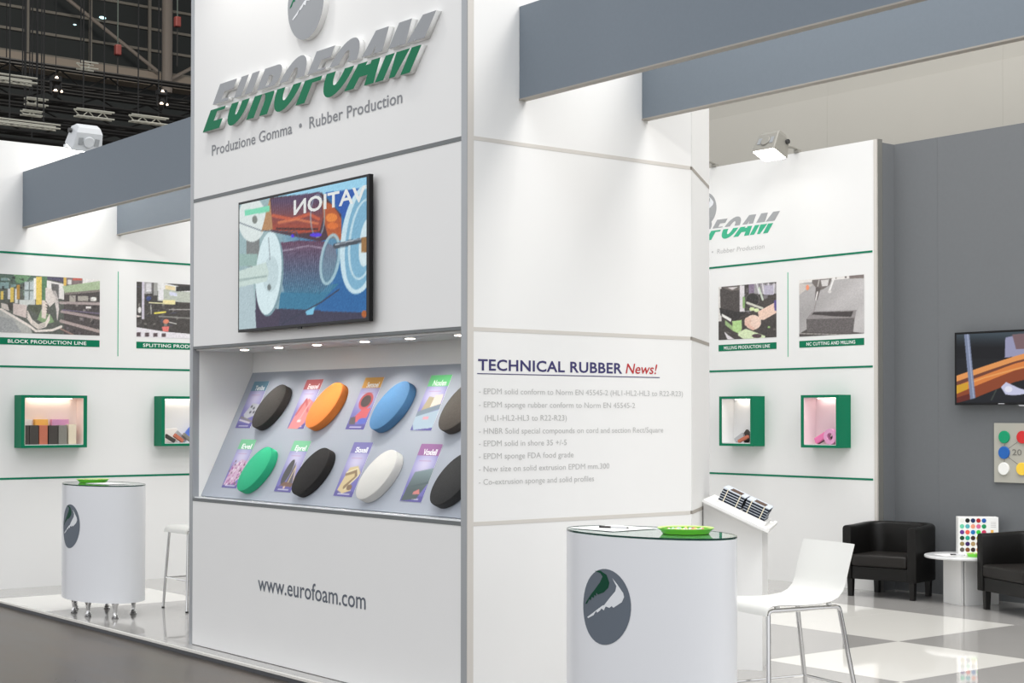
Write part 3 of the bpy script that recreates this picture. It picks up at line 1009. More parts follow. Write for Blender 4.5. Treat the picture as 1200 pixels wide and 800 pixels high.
def photo(label, M, x, y, w, h, pic, cap_txt, tx, tw, cx=None, cw=None):
    t = thing('wall_photo', M @ Vector((x + w / 2, y, 0)), label, 'photo', 'production photographs printed on the walls')
    pic.build('print', M, x, y, w, h, PRINT, t, 0.002)
    cx = x if cx is None else cx
    cw = w if cw is None else cw
    c = MB(M).box(cx, cx + cw, 2.18, 2.243, 0.0005, 0.002).build('caption_strip', 'green', t)
    text('lettering', cap_txt, M, tx, 2.196, tw, 0.030, 'lettering_white', c, bold=0.010, space=1.05, lift=0.003)


photo('photo of a long block press hall with hoses, captioned block production line', PL, 0.112, 2.287, 0.992, 0.521, pic_block(), 'BLOCK PRODUCTION LINE', 0.241, 0.734)
photo('photo of a splitting machine cut off by the tower edge', PL, 1.469, 2.287, 0.992, 0.521, pic_split(), 'SPLITTING PRODUCTION LINE', 1.536, 0.86)
photo('photo of a hand at a milling machine, captioned milling production line', PW, -4.253, 2.291, 0.757, 0.521, pic_mill(), 'MILLING PRODUCTION LINE', -4.178, 0.60)
photo('photo of a cutter over a black foam tray, captioned cutting and milling', PW, -3.213, 2.283, 0.758, 0.526, pic_nc(), 'NC CUTTING AND MILLING', -3.125, 0.57)

# ------------------------------------------------------------------ televisions
tv = thing('television', (-1.61, -0.03, 2.07), 'large television on the tower showing cord wound on drums', 'television', 'wall televisions')
MB(PF).box(-2.378, -0.846, 2.074, 2.904, 0.03, 0.058).build('housing', 'black_plastic', tv, bevel=0.003)
MB(PF).box(-1.9, -1.3, 2.3, 2.7, 0.002, 0.0298).build('wall_mount', 'black_plastic', tv)
scr = pic_tv().build('screen', PF, -2.362, 2.092, 1.488, 0.796, SCREEN, tv, 0.0585)
text('reflected_lettering', 'VATION', PF, -1.68, 2.755, 0.80, 0.085, 'lettering_white', scr, bold=0.02, mirror=True, lift=0.0592)  # mirrored word modelled on the screen to stand in for a reflection
MB(PF).box(-1.635, -1.59, 2.064, 2.0738, 0.05, 0.057).build('sensor', 'black_plastic', tv)
tv2 = thing('television', (-0.93, YG - 0.04, 1.63), 'television on the grey lounge wall showing orange rubber profiles', 'television', 'wall televisions')
MB(PG).box(-1.617, -0.50, 1.64, 2.26, 0.03, 0.07).build('housing', 'black_plastic', tv2, bevel=0.003)
MB(PG).box(-1.3, -0.8, 1.8, 2.1, 0.002, 0.0298).build('wall_mount', 'black_plastic', tv2)
pic_tv2().build('screen', PG, -1.597, 1.66, 1.077, 0.582, SCREEN, tv2, 0.0705)
MB(PG).prism([(-1.00, 1.640), (-0.985, 1.628), (-0.94, 1.626), (-0.925, 1.640)], 0.045, 0.065).build('sensor', 'pen_silver', tv2)
MB(PG).box(-1.185, -1.125, 1.646, 1.6525, 0.0702, 0.0712).build('badge', 'pen_silver', tv2)

# ------------------------------------------------------------------ foam pads and leaflets on the sloping board
mat('foam_charcoal', (60, 57, 54), 0.8, noise=0.25, nscale=90, bump=0.3, bscale=300)
mat('foam_orange', (244, 142, 66), 0.75, noise=0.06, nscale=90, bump=0.2, bscale=300)
mat('foam_blue', (84, 132, 176), 0.75, noise=0.08, nscale=90, bump=0.2, bscale=300)
mat('foam_brown', (84, 78, 72), 0.8, noise=0.2, nscale=90, bump=0.3, bscale=300)
mat('foam_green', (44, 178, 130), 0.7, noise=0.06, nscale=90, bump=0.2, bscale=300)
mat('foam_black', (34, 32, 31), 0.75, noise=0.25, nscale=90, bump=0.3, bscale=300)
mat('foam_white', (212, 211, 206), 0.75, noise=0.02, nscale=90, bump=0.15, bscale=300)
mat('foam_slate', (50, 50, 50), 0.75, noise=0.25, nscale=90, bump=0.3, bscale=300)
PADS = [(-2.585, 0.644, 'foam_charcoal', 'charcoal oval foam pad in the upper row of the niche'),
        (-1.895, 0.647, 'foam_orange', 'orange oval foam pad in the niche'),
        (-1.150, 0.641, 'foam_blue', 'blue oval foam pad in the niche'),
        (-0.445, 0.640, 'foam_brown', 'brown-grey oval foam pad in the upper row beside the corner post'),
        (-2.433, 0.194, 'foam_green', 'green oval foam pad in the niche'),
        (-1.738, 0.200, 'foam_black', 'black oval foam pad between the green and the white one'),
        (-1.005, 0.200, 'foam_white', 'white oval foam pad in the niche'),
        (-0.262, 0.200, 'foam_slate', 'black oval foam pad in the lower row beside the corner post')]
for u, v, mm, lab in PADS:
    o = thing('foam_pad', PB @ Vector((u, v, 0)), lab, 'foam pad', 'oval foam pads on the sloping display board')
    M2 = PB @ Matrix.Translation((u, v, 0.0005)) @ Matrix.Rotation(math.radians(48), 4, 'Z')
    MB(M2).lathe([(0.93, 0.0), (0.985, 0.002), (1.0, 0.007), (1.0, 0.049), (0.992, 0.054), (0.965, 0.0565)], 48, sx=0.184, sy=0.119).build('pad', mm, o, smooth=True)


def pic_leaflet(head, kind):
    p = Pic(44, 72, 0, 100, (0, 0), (170, 170), (120, 110, 190))
    p.grad(p.Y > 0, (96, 92, 178), (214, 208, 238), np.exp(-((p.X - 50) / 60) ** 2 - ((p.Y - 62) / 45) ** 2))
    p.rect(0, 0, 100, 36, head)
    p.rect(0, 152, 100, 172, (74, 66, 150)).line([(20, 161), (80, 161)], 3, (206, 204, 226))
    p.line([(20, 50), (74, 50)], 2, (180, 90, 140), 0.7)
    if kind == 0:
        p.poly([(20, 120), (50, 80), (96, 84), (94, 124), (40, 138)], (196, 198, 206))
        for a, b2 in [(52, 92), (70, 98), (58, 112), (80, 112)]:
            p.ell(a, b2, 7, 5, (70, 70, 84))
        p.line([(10, 130), (92, 146)], 8, (120, 114, 120)).line([(10, 140), (80, 150)], 6, (226, 220, 222))
    elif kind == 1:
        p.poly([(4, 170), (24, 90), (60, 66), (96, 80), (88, 150), (60, 170)], (228, 128, 128)).line([(20, 120), (46, 70), (80, 110)], 10, (206, 84, 88)).line([(50, 140), (74, 78)], 8, (240, 160, 156)).rect(42, 138, 62, 146, (240, 220, 222))
    elif kind == 2:
        p.ell(52, 78, 34, 28, (58, 48, 46)).ring(52, 78, 34, 28, 9, (216, 72, 74)).poly([(20, 132), (50, 104), (92, 100), (88, 130), (40, 146)], (224, 84, 88)).poly([(4, 130), (30, 128), (42, 152), (8, 152)], (80, 72, 72)).ell(72, 142, 22, 10, (72, 92, 200))
    elif kind == 3:
        p.poly([(14, 110), (30, 66), (60, 70), (56, 116)], (176, 158, 120)).poly([(50, 108), (56, 62), (92, 60), (96, 96)], (232, 220, 206)).poly([(0, 112), (100, 88), (100, 104), (0, 130)], (112, 130, 144)).poly([(0, 128), (100, 106), (100, 160), (14, 168), (0, 150)], (166, 190, 206)).rect(38, 128, 64, 136, (226, 150, 160))
    elif kind == 4:
        p.poly([(6, 160), (16, 96), (60, 70), (98, 76), (94, 130), (60, 156)], (216, 176, 206))
        for k in range(70):
            a, b2 = rng.uniform(8, 94), rng.uniform(76, 158)
            p.ell(a, b2, 4, 4, [(160, 70, 150), (240, 226, 236), (196, 120, 176), (110, 70, 90)][k % 4])
    elif kind == 5:
        p.ell(36, 104, 18, 42, (52, 48, 50), 14).poly([(50, 150), (62, 70), (86, 140)], (74, 66, 72)).line([(60, 148), (70, 84), (92, 140)], 5, (216, 190, 150)).poly([(16, 150), (40, 136), (92, 140), (90, 152)], (110, 70, 50)).rect(44, 150, 54, 158, (226, 190, 170))
    elif kind == 6:
        p.poly([(10, 150), (30, 80), (70, 74), (96, 96), (60, 130), (80, 150), (40, 160)], (222, 198, 140)).line([(26, 100), (70, 90), (80, 108), (40, 140)], 12, (140, 110, 70)).line([(24, 96), (72, 82), (88, 104), (46, 146)], 5, (240, 226, 180)).ell(66, 140, 14, 9, (120, 90, 60))
    else:
        p.grad(p.mask_poly([(20, 84), (100, 70), (100, 110), (70, 160), (6, 168), (10, 130)]), (122, 146, 150), (58, 74, 74), np.clip((p.Y - 74) / 60, 0, 1)).line([(12, 130), (100, 112)], 6, (60, 78, 80)).poly([(48, 140), (68, 132), (78, 146), (46, 148)], (216, 120, 116))
    return p


LEAF = [(-3.028, 0.505, (84, 138, 164), 0, 'Tenibe', 'leaflet with teal heading and grey parts left of the charcoal pad'),
        (-2.325, 0.505, (176, 70, 72), 1, 'Evasoel', 'leaflet with dark red heading and pink rubber parts'),
        (-1.621, 0.505, (228, 160, 50), 2, 'Sensoel', 'leaflet with orange heading beside the blue pad'),
        (-0.917, 0.505, (96, 214, 124), 3, 'Noxlen', 'leaflet with bright green heading below a niche downlight near the corner post'),
        (-2.872, 0.070, (104, 200, 140), 4, 'Evel', 'leaflet with green heading and pink granules beside the green pad'),
        (-2.170, 0.070, (112, 206, 146), 5, 'Eprel', 'leaflet with green heading and a dark sail shape beside the black pad'),
        (-1.460, 0.070, (112, 106, 178), 6, 'Sloxell', 'leaflet with purple heading and cream folded foam beside the white pad'),
        (-0.752, 0.070, (150, 88, 150), 7, 'Voxlell', 'leaflet with plum heading and grey-green rubber roll')]
for u, v, hd, kd, nm, lab in LEAF:
    o = thing('leaflet', PB @ Vector((u + 0.104, v, 0)), lab, 'leaflet', 'product leaflets on the sloping display board')
    MB(PB).box(u, u + 0.208, v, v + 0.352, 0.0004, 0.0016).build('sheet', 'paper', o)
    pg = pic_leaflet(hd, kd).build('print', PB, u, v, 0.208, 0.352, LEAFLET, o, 0.0019)
    text('lettering', nm, PB, u + 0.05, v + 0.285, 0.13, 0.034, 'lettering_white', pg, bold=0.02, lift=0.0024)


# ------------------------------------------------------------------ green display boxes on the walls
mat('box_inner', (238, 238, 238), 0.6)
mat('box_inner_pink', (238, 216, 222), 0.6)
mat('box_inner_peach', (244, 228, 220), 0.6)
mat('s_black', (70, 66, 62), 0.8, noise=0.1, nscale=120)
mat('s_grey', (132, 130, 122), 0.8, noise=0.1, nscale=120)
mat('s_rust', (190, 112, 88), 0.8, noise=0.1, nscale=120)
mat('s_cream', (226, 214, 190), 0.8, noise=0.05, nscale=120)
mat('s_white', (244, 238, 232), 0.8)
mat('s_gold', (246, 190, 96), 0.7)
mat('s_pink', (220, 158, 196), 0.7)
mat('s_hotpink', (226, 120, 170), 0.5)
mat('s_lav', (170, 160, 200), 0.5)
mat('s_silver', (186, 188, 192), 0.3, metal=0.4)
mat('s_blue', (92, 122, 210), 0.5)


def display_box(M, x0, x1, z0, z1, proud, deep, label, inner):
    """green frame standing proud of the wall with a lit white inside"""
    t = thing('display_box', M @ Vector(((x0 + x1) / 2, z0, 0)), label, 'display box', 'green display boxes on the walls')
    th = 0.034
    f = 0.0005
    MB(M).box(x0, x1, z1 - 0.024, z1, f, proud).build('top_frame', 'green', t)
    MB(M).box(x0, x1, z0, z0 + 0.024, f, proud).build('bottom_frame', 'green', t)
    MB(M).box(x0, x0 + th, z0 + 0.0242, z1 - 0.0242, f, proud).build('side_frame', 'green', t)
    MB(M).box(x1 - th, x1, z0 + 0.0242, z1 - 0.0242, f, proud).build('side_frame', 'green', t)
    MB(M).box(x0 + th + 0.0003, x1 - th - 0.0003, z0 + 0.0243, z1 - 0.0243, f, 0.004).build('back', inner, t)
    MB(M).box(x0 + th + 0.0003, x1 - th - 0.0003, z0 + 0.0243, z0 + 0.030, 0.0042, proud - 0.006).build('shelf', 'white_gloss', t)
    MB(M).box(x0 + th + 0.0003, x0 + th + 0.004, z0 + 0.031, z1 - 0.0243, 0.0042, proud - 0.002).build('lining', inner, t)
    MB(M).box(x1 - th - 0.004, x1 - th - 0.0003, z0 + 0.031, z1 - 0.0243, 0.0042, proud - 0.002).build('lining', inner, t)
    MB(M).box(x0 + th + 0.0042, x1 - th - 0.0042, z1 - 0.0275, z1 - 0.0243, 0.0042, proud - 0.002).build('lining', inner, t)
    MB(M).box(x0 + 0.1, x1 - 0.1, z1 - 0.032, z1 - 0.0277, 0.03, 0.05).build('lamp_strip', 'downlight_glow', t)
    return t, z0 + 0.0302


DB = 0.165
DL = 0.10


def block(name, M, pts, z0, z1, mm, label, cat='foam sample', group='foam samples in the display boxes', depth=None):
    o = MB(M).prism(pts, z0, z1).build(name, mm, None, bevel=0.003)
    tag(o, label, cat, group)
    return o


def sample(M, x, z, d, w, h, dp, mm, label, tilt=0.0, yaw=0.0, bev=0.004):
    """a sample standing at local x, height z, distance d from the wall; w x h x dp"""
    # turning about the upright axis needs room: keep the corners in front of the back panel
    sn = math.sin(math.radians(tilt))
    z = z + abs(sn) * w / 2 + 0.0006
    R = Matrix.Translation((x, z, d)) @ Matrix.Rotation(math.radians(tilt), 4, 'Z')
    o = MB(M @ R).box(-w / 2, w / 2, 0, h, -dp / 2, dp / 2).build('foam_sample', mm, None, bevel=bev)
    tag(o, label, 'foam sample', 'foam samples in the display boxes')
    return o


# end-wall box with upright blocks
_, zf = display_box(PL, 0.306, 0.920, 1.256, 1.728, DL + 0.06, 0, 'green display box with a row of upright foam blocks on the end wall', 'box_inner_peach')
cols = [('s_black', 'black foam block at the open end of the row'), ('s_black', 'second black foam block next to the rust one'), ('s_rust', 'rust coloured foam block between black ones'),
        ('s_black', 'black foam block between the rust and the grey one'), ('s_grey', 'grey foam block next to the cream one'), ('s_cream', 'cream foam block at the end of the row')]
xx = 0.352
for k, (mm, lab) in enumerate(cols):
    w_ = (0.040, 0.082, 0.078, 0.084, 0.080, 0.074)[k]
    sample(PL, xx + w_ / 2, zf, 0.10, w_, (0.172, 0.172, 0.172, 0.170, 0.172, 0.180)[k], 0.07, mm, lab)
    xx += w_ + (0.003, 0.006, 0.010, 0.008, 0.012, 0)[k]
rear = [('s_white', 'white foam slab behind the black blocks', 0.40, 0.09), ('s_gold', 'golden foam slab behind the rust block', 0.535, 0.12), ('s_pink', 'pink foam slab behind the grey block', 0.71, 0.16)]
for mm, lab, x, w_ in rear:
    sample(PL, x, zf, 0.034, w_, 0.225, 0.050, mm, lab, 0)
# second end-wall box, mostly behind the tower
_, zf = display_box(PL, 1.653, 2.267, 1.258, 1.730, DL + 0.06, 0, 'green display box cut off by the tower, with loose rubber parts', 'box_inner')
for mm, x, w_, h_, tl, lab, d_ in [('s_black', 1.80, 0.035, 0.11, 60, 'black strip lying slanted in the end-wall box', 0.135), ('s_rust', 1.885, 0.035, 0.11, 56, 'rust coloured strip lying slanted in the end-wall box', 0.135),
                                   ('s_grey', 1.975, 0.035, 0.11, 52, 'grey profile leaning at the tower edge', 0.135), ('s_silver', 1.93, 0.04, 0.13, 48, 'silver strip leaning in the end-wall box', 0.098),
                                   ('s_white', 1.80, 0.13, 0.13, 4, 'white foam piece standing behind the strips', 0.062), ('s_blue', 1.93, 0.05, 0.17, -40, 'blue rubber piece at the back of the pile', 0.028)]:
    sample(PL, x, zf, d_, w_, h_, 0.028, mm, lab, tl)
# back-wall boxes
_, zf = display_box(PW, -4.087, -3.647, 1.259, 1.735, DB, 0, 'green display box with dark rubber profiles, nearer the tower', 'box_inner')
for mm, x, w_, h_, tl, lab, d_ in [('s_silver', -3.93, 0.045, 0.12, -60, 'silver-grey flat profile lying in the box nearer the tower', 0.100), ('s_black', -3.86, 0.07, 0.11, -40, 'black profile block in the box nearer the tower', 0.064),
                                   ('s_rust', -3.855, 0.03, 0.13, -68, 'rust profile at the front of the box nearer the tower', 0.137), ('s_black', -3.86, 0.04, 0.19, -45, 'black strip leaning at the back of that box', 0.026)]:
    sample(PW, x, zf, d_, w_, h_, 0.03, mm, lab, tl)
_, zf = display_box(PW, -3.053, -2.609, 1.259, 1.737, DB, 0, 'green display box with pink and brown parts, beside the wall end', 'box_inner_pink')
for mm, x, w_, h_, tl, lab, d_ in [('s_grey', -2.94, 0.055, 0.12, -66, 'brown-grey sole shaped part in the pink box', 0.066), ('s_black', -2.83, 0.045, 0.19, -50, 'black strip leaning behind the pink parts', 0.028)]:
    sample(PW, x, zf, d_, w_, h_, 0.03, mm, lab, tl)


def ring_sample(M, x, z, d, r, r2, ln, mm, label):
    R = M @ Matrix.Translation((x, z, d))
    o = MB(R).lathe([(r2, -ln / 2), (r, -ln / 2), (r, ln / 2), (r2, ln / 2), (r2, -ln / 2)], 24, cap=False).build('rubber_ring', mm, None, smooth=True)
    tag(o, label, 'foam sample', 'foam samples in the display boxes')


sample(PW, -2.93, zf, 0.105, 0.06, 0.15, 0.035, 's_hotpink', 'pink rounded part lying in the pink box', -64, bev=0.012)
ring_sample(PW, -2.725, zf + 0.0715, 0.128, 0.07, 0.034, 0.05, 's_pink', 'pale pink ring with dark bore in the pink box')


# ------------------------------------------------------------------ reception counters
def ellipse(cx, cy, a, b2, n=64):
    return [(cx + a * math.cos(2 * math.pi * k / n), cy + b2 * math.sin(2 * math.pi * k / n)) for k in range(n)]


EA, EB = 0.488, 0.273


def counter(cx, cy, label):
    t = thing('reception_counter', (cx, cy, 0), label, 'counter', 'oval reception counters')
    T = Matrix.Translation((cx, cy, 0))
    MB(T).lathe([(0.97, 0.122), (1.0, 0.123), (1.0, 1.004), (0.97, 1.005)], 72, sx=EA, sy=EB).build('body', 'counter_white', t, smooth=True)
    g = MB(T).lathe([(0.985, 1.0065), (0.985, 1.0125)], 72, sx=EA, sy=EB).build('glass_top', 'glass', t, smooth=True)
    MB(T).lathe([(0.986, 1.0053), (1.0, 1.0053), (1.0, 1.0136), (0.986, 1.0136), (0.986, 1.0053)], 72, sx=EA, sy=EB, cap=False).build('glass_rim', 'glass_edge', g, smooth=True)
    for k in range(6):
        a = math.radians((250, 200, 290, 340, 60, 130)[k])
        L = Matrix.Translation((cx + 0.40 * math.cos(a), cy + 0.19 * math.sin(a), 0))
        MB(L).lathe([(0.024, 0.0004), (0.027, 0.006), (0.018, 0.014), (0.021, 0.022), (0.0135, 0.034), (0.012, 0.05), (0.018, 0.085), (0.0265, 0.112), (0.026, 0.1215)], 16).build('leg', 'chrome', t, smooth=True)
    # emblem wrapped on the curved front
    e = None
    for nm, pts, lift, mm in (('emblem', arc(0, 0, 1, 1, 0, 360, 44)[:-1], 0.0010, 'emblem_grey'), ('green_stroke', gm, 0.0018, 'emblem_green'), ('white_stroke', wm, 0.0018, 'emblem_white')):
        # fine fan of the outline on the ellipse surface
        poly = solid([[(x, y) for x, y in pts]], 0.0)
        bm = bmesh.new()
        bm.from_mesh(poly)
        for _ in range(26):
            x = -1 + 2 * (_ + 0.5) / 26
            bmesh.ops.bisect_plane(bm, geom=bm.verts[:] + bm.edges[:] + bm.faces[:], plane_co=(x, 0, 0), plane_no=(1, 0, 0))
        for v in bm.verts:
            tilt = math.radians(-14)
            ex = v.co.x * math.cos(tilt) - v.co.y * math.sin(tilt) * 0.3
            ang = math.radians(-90) + ex * 0.168 / EA
            z = 0.690 + v.co.y * 0.170
            nx, ny = math.cos(ang) / EA, math.sin(ang) / EB
            nl = math.hypot(nx, ny)
            v.co = (cx + EA * math.cos(ang) + nx / nl * lift, cy + EB * math.sin(ang) + ny / nl * lift, z)
        me = bpy.data.meshes.new(nm)
        bm.to_mesh(me)
        bm.free()
        me.materials.append(MATS[mm])
        o = link(nm, me, t if e is None else e)
        if e is None:
            e = o
    return t


counter(-5.08, 0.22, 'white oval counter on chrome legs beside the end wall')
counter(1.294, 0.078, 'white oval counter with glass top in front of the tower corner')

mats_candy = []
for k, c in enumerate([(238, 236, 232), (240, 210, 120), (222, 150, 130), (214, 190, 220), (200, 226, 200)]):
    mat('candy_%d' % k, c, 0.35)
    mats_candy.append('candy_%d' % k)


def dish(x, y, z, r, label, n, where, cgroup):
    t = thing('candy_dish', (x, y, z), label, 'dish', 'green candy dishes')
    T = Matrix.Translation((x, y, z))
    MB(T).lathe([(0.80, 0.0004), (0.82, 0.0002), (0.88, 0.012), (0.98, 0.0215), (1.0, 0.0245), (0.97, 0.0245), (0.86, 0.016), (0.78, 0.004)], 40, sx=r, sy=r).build('bowl', 'plate_green', t, smooth=True)
    MB(T).lathe([(0.86, 0.0208), (0.99, 0.0247), (1.002, 0.0255), (0.99, 0.0262), (0.86, 0.0222)], 40, sx=r, sy=r, cap=False).build('rim', 'plate_rim', t, smooth=True)
    lr = random.Random(n + int(r * 1000))
    pts = []
    tries = 0
    while len(pts) < n and tries < 4000:
        tries += 1
        a, q = lr.uniform(0, 6.283), r * 0.66 * math.sqrt(lr.uniform(0, 1))
        px, py = q * math.cos(a), q * math.sin(a)
        if all(math.hypot(px - u, py - v) > 0.021 for u, v in pts):
            pts.append((px, py))
    for k, (px, py) in enumerate(pts):
        M2 = Matrix.Translation((x + px, y + py, z + 0.0142)) @ Matrix.Rotation(lr.uniform(0, 3.1), 4, 'Z')
        o = MB(M2).lathe([(0.003, -0.0095), (0.0075, -0.006), (0.0098, 0.0), (0.0075, 0.006), (0.003, 0.0095)], 8).build('candy', mats_candy[k % 5], None, smooth=True)
        tag(o, 'small wrapped candy in the green dish ' + where, 'candy', cgroup)


ZT = 1.0140
dish(1.475, 0.135, ZT, 0.128, 'bright green candy dish on the counter by the tower', 26, 'on the counter by the tower', 'candies on the counter by the tower')
dish(-5.33, 0.24, ZT, 0.128, 'yellow-green candy dish on the counter by the end wall', 26, 'on the counter by the end wall', 'candies on the counter by the end wall')


def paper(M, w, h, label, z=0.0):
    o = MB(M).box(0, w, 0, h, 0.0003, 0.0018).build('paper_sheet', 'paper')
    tag(o, label, 'paper', 'sheets of paper')


def pen(M, ln, label):
    t = thing('pen', M.translation, label, 'pen', 'pens')
    MB(M).tube([(0, 0, 0.0052), (ln * 0.42, 0, 0.0052)], [0.0050, 0.0046], 8).build('grip', 'pen_black', t)
    MB(M).tube([(ln * 0.421, 0, 0.0052), (ln, 0, 0.0048)], [0.0038, 0.0034], 8).build('barrel', 'pen_silver', t)
    MB(M).tube([(ln * 1.001, 0, 0.0048), (ln * 1.06, 0, 0.0048)], [0.0030, 0.0030], 8).build('button', 'pen_black', t)


paper(frame((0.905, -0.075, ZT), (0.93, 0.05, 0), (-0.05, 0.93, 0)), 0.30, 0.30, 'white sheet overhanging the edge of the counter by the tower')
pen(frame((1.00, 0.035, ZT + 0.002), (0.9, 0.42, 0), (-0.42, 0.9, 0)), 0.14, 'dark pen lying on the sheet beside the green dish')
paper(frame((-5.14, 0.10, ZT), (0.98, 0.18, 0), (-0.18, 0.98, 0)), 0.30, 0.20, 'white sheet on the counter by the end wall')


# ------------------------------------------------------------------ stools
def stool(x, y, rot, label):
    """seat centre x, y; faces local -y"""
    t = thing('bar_stool', (x, y, 0), label, 'stool', 'white bar stools behind the counters')
    t.rotation_euler = (0, 0, rot)
    T = Matrix.Translation((x, y, 0)) @ Matrix.Rotation(rot, 4, 'Z')
    zs = 0.665
    prof = [(-0.215, -0.052), (-0.212, -0.030), (-0.200, -0.010), (-0.178, -0.001), (-0.14, 0.001), (-0.07, -0.003), (0.0, -0.006), (0.07, -0.004), (0.125, 0.004), (0.160, 0.020),
            (0.184, 0.046), (0.198, 0.080), (0.208, 0.125), (0.222, 0.180), (0.236, 0.228), (0.246, 0.265)]
    prof = [(a * 1.12, b_) for a, b_ in prof]
    th = 0.011
    n = len(prof)
    P = [Vector(q) for q in prof]
    off = []
    for i in range(n):
        d = (P[min(i + 1, n - 1)] - P[max(i - 1, 0)]).normalized()
        off.append(P[i] + Vector((-d.y, d.x)) * -th)
    xs = [-0.196, -0.194, -0.188, -0.1, 0.0, 0.1, 0.188, 0.194, 0.196]
    ed = [0.5, 0.2, 0.0, 0.0, 0.0, 0.0, 0.0, 0.2, 0.5]
    vs, fs = [], []
    for i in range(n):
        dish_ = 0.012 * max(0, (P[i].y - 0.05)) / 0.24
        for j, xx in enumerate(xs):
            top = P[i].lerp(off[i], ed[j])
            vs.append((xx, top.x - dish_ * (1 - (xx / 0.196) ** 2) * -1, zs + top.y))
    for i in range(n):
        dish_ = 0.012 * max(0, (P[i].y - 0.05)) / 0.24
        for j, xx in enumerate(xs):
            bt = off[i].lerp(P[i], ed[j])
            vs.append((xx, bt.x + dish_ * (1 - (xx / 0.196) ** 2), zs + bt.y))
    m_ = len(xs)
    N = n * m_
    for i in range(n - 1):
        for j in range(m_ - 1):
            a = i * m_ + j
            fs.append((a, a + 1, a + m_ + 1, a + m_))
            fs.append((N + a, N + a + m_, N + a + m_ + 1, N + a + 1))
        fs.append((i * m_, (i + 1) * m_, N + (i + 1) * m_, N + i * m_))
        fs.append((i * m_ + m_ - 1, N + i * m_ + m_ - 1, N + (i + 1) * m_ + m_ - 1, (i + 1) * m_ + m_ - 1))
    for j in range(m_ - 1):
        fs.append((j, N + j, N + j + 1, j + 1))
        a = (n - 1) * m_ + j
        fs.append((a, a + 1, N + a + 1, N + a))
    MB(T).add(vs, fs).build('seat_shell', 'stool_white', t, smooth=True)
    zr = zs - 0.034
    feet = {}
    for sx in (-1, 1):
        x0 = sx * 0.165
        yf, yb = -0.205, 0.215

        def leg(yt, yd):
            return (x0 + sx * 0.045, yd, 0.006)
        ff, fb = leg(yf, -0.235), leg(yb, 0.325)
        feet[(sx, 0)], feet[(sx, 1)] = ff, fb
        # rail with the two bends
        MB(T).tube([(x0, yf + 0.0, zr - 0.018), (x0, yf + 0.006, zr - 0.005), (x0, yf + 0.022, zr), (x0, yb - 0.022, zr), (x0, yb - 0.006, zr - 0.005), (x0, yb, zr - 0.018)], 0.0115, 10).build('seat_rail', 'chrome', t, smooth=True)
        for (q, yt) in ((ff, yf), (fb, yb)):
            l = MB(T).tube([(x0, yt, zr - 0.0185), (q[0], q[1], q[2] + 0.004)], 0.0115, 10).build('leg', 'chrome', t, smooth=True)
            MB(T).tube([(q[0], q[1], 0.0004), (q[0], q[1], 0.0095)], 0.0125, 10).build('foot_cap', 'black_plastic', l)
        MB(T).box(x0 - 0.008, x0 + 0.008, yf + 0.04, yf + 0.062, zr + 0.0117, zs - 0.0145).build('seat_bracket', 'white_paint', t)
        MB(T).box(x0 - 0.008, x0 + 0.008, yb - 0.075, yb - 0.052, zr + 0.0117, zs - 0.012).build('seat_bracket', 'white_paint', t)

    def at(k, zz):
        sx, b_ = k
        q = Vector(feet[k])
        top = Vector((sx * 0.165, -0.205 if b_ == 0 else 0.215, zr - 0.018))
        f = (zz - q.z) / (top.z - q.z)
        return q.lerp(top, f)
    zz = 0.245
    for a, b_ in (((-1, 0), (1, 0)), ((1, 0), (1, 1)), ((1, 1), (-1, 1)), ((-1, 1), (-1, 0))):
        pa, pb = at(a, zz), at(b_, zz)
        d = (pb - pa).normalized() * 0.012
        MB(T).tube([pa + d, pb - d], 0.0075, 8).build('foot_rail', 'chrome', t, smooth=True)
    return t


stool(1.412, 0.845, math.radians(-11), 'white shell bar stool with chrome legs behind the counter by the tower')
stool(-4.90, 0.98, math.radians(0), 'white bar stool half hidden by the tower edge')

# ------------------------------------------------------------------ brochure stand
o_ = Vector((0.789, 0.614, 0))
w_ = Vector((-0.614, 0.789, 0))
P0 = Vector((-0.279, 2.003, 0)) + o_ * 0.004
ML = Matrix(((o_.x, w_.x, 0, P0.x), (o_.y, w_.y, 0, P0.y), (0, 0, 1, 0), (0, 0, 0, 1)))
st = thing('brochure_stand', P0 + o_ * 0.18 + w_ * 0.2, 'white lectern with sloping tray standing against the tower', 'lectern')
ZH, ZLo = 1.03, 0.865


def side_pts():
    return [(0.003, 0.0), (0.36, 0.0), (0.36, ZLo), (0.003, ZH)]


for yy in (0.0, 0.40):
    vs = [(a, yy, z) for a, z in side_pts()] + [(a, yy + 0.018, z) for a, z in side_pts()]
    MB(ML).add(vs, [(0, 1, 2, 3), (7, 6, 5, 4), (0, 4, 5, 1), (1, 5, 6, 2), (2, 6, 7, 3), (3, 7, 4, 0)]).build('side_panel', 'white_panel', st)
MB(ML).box(0.342, 0.3598, 0.0185, 0.3998, 0.0, ZLo - 0.02).build('front_panel', 'white_panel', st)
sl = Vector((0.357, 0, ZLo - ZH)).normalized()
tn = Vector((-sl.z, 0, sl.x))
MT = ML @ Matrix(((sl.x, 0, tn.x, 0.003), (0, 1, 0, 0), (sl.z, 0, tn.z, ZH + 0.001), (0, 0, 0, 1)))
# tray overhangs towards the aisle
MB(MT).box(0.012, 0.445, -0.16, 0.46, 0.0003, 0.016).build('tray', 'white_paint', st)
MB(MT).box(0.085, 0.405, -0.05, 0.36, 0.0163, 0.036).build('tray_riser', 'white_paint', st)
MB(MT).box(0.425, 0.445, -0.158, 0.458, 0.0163, 0.030).build('tray_lip', 'white_paint', st)
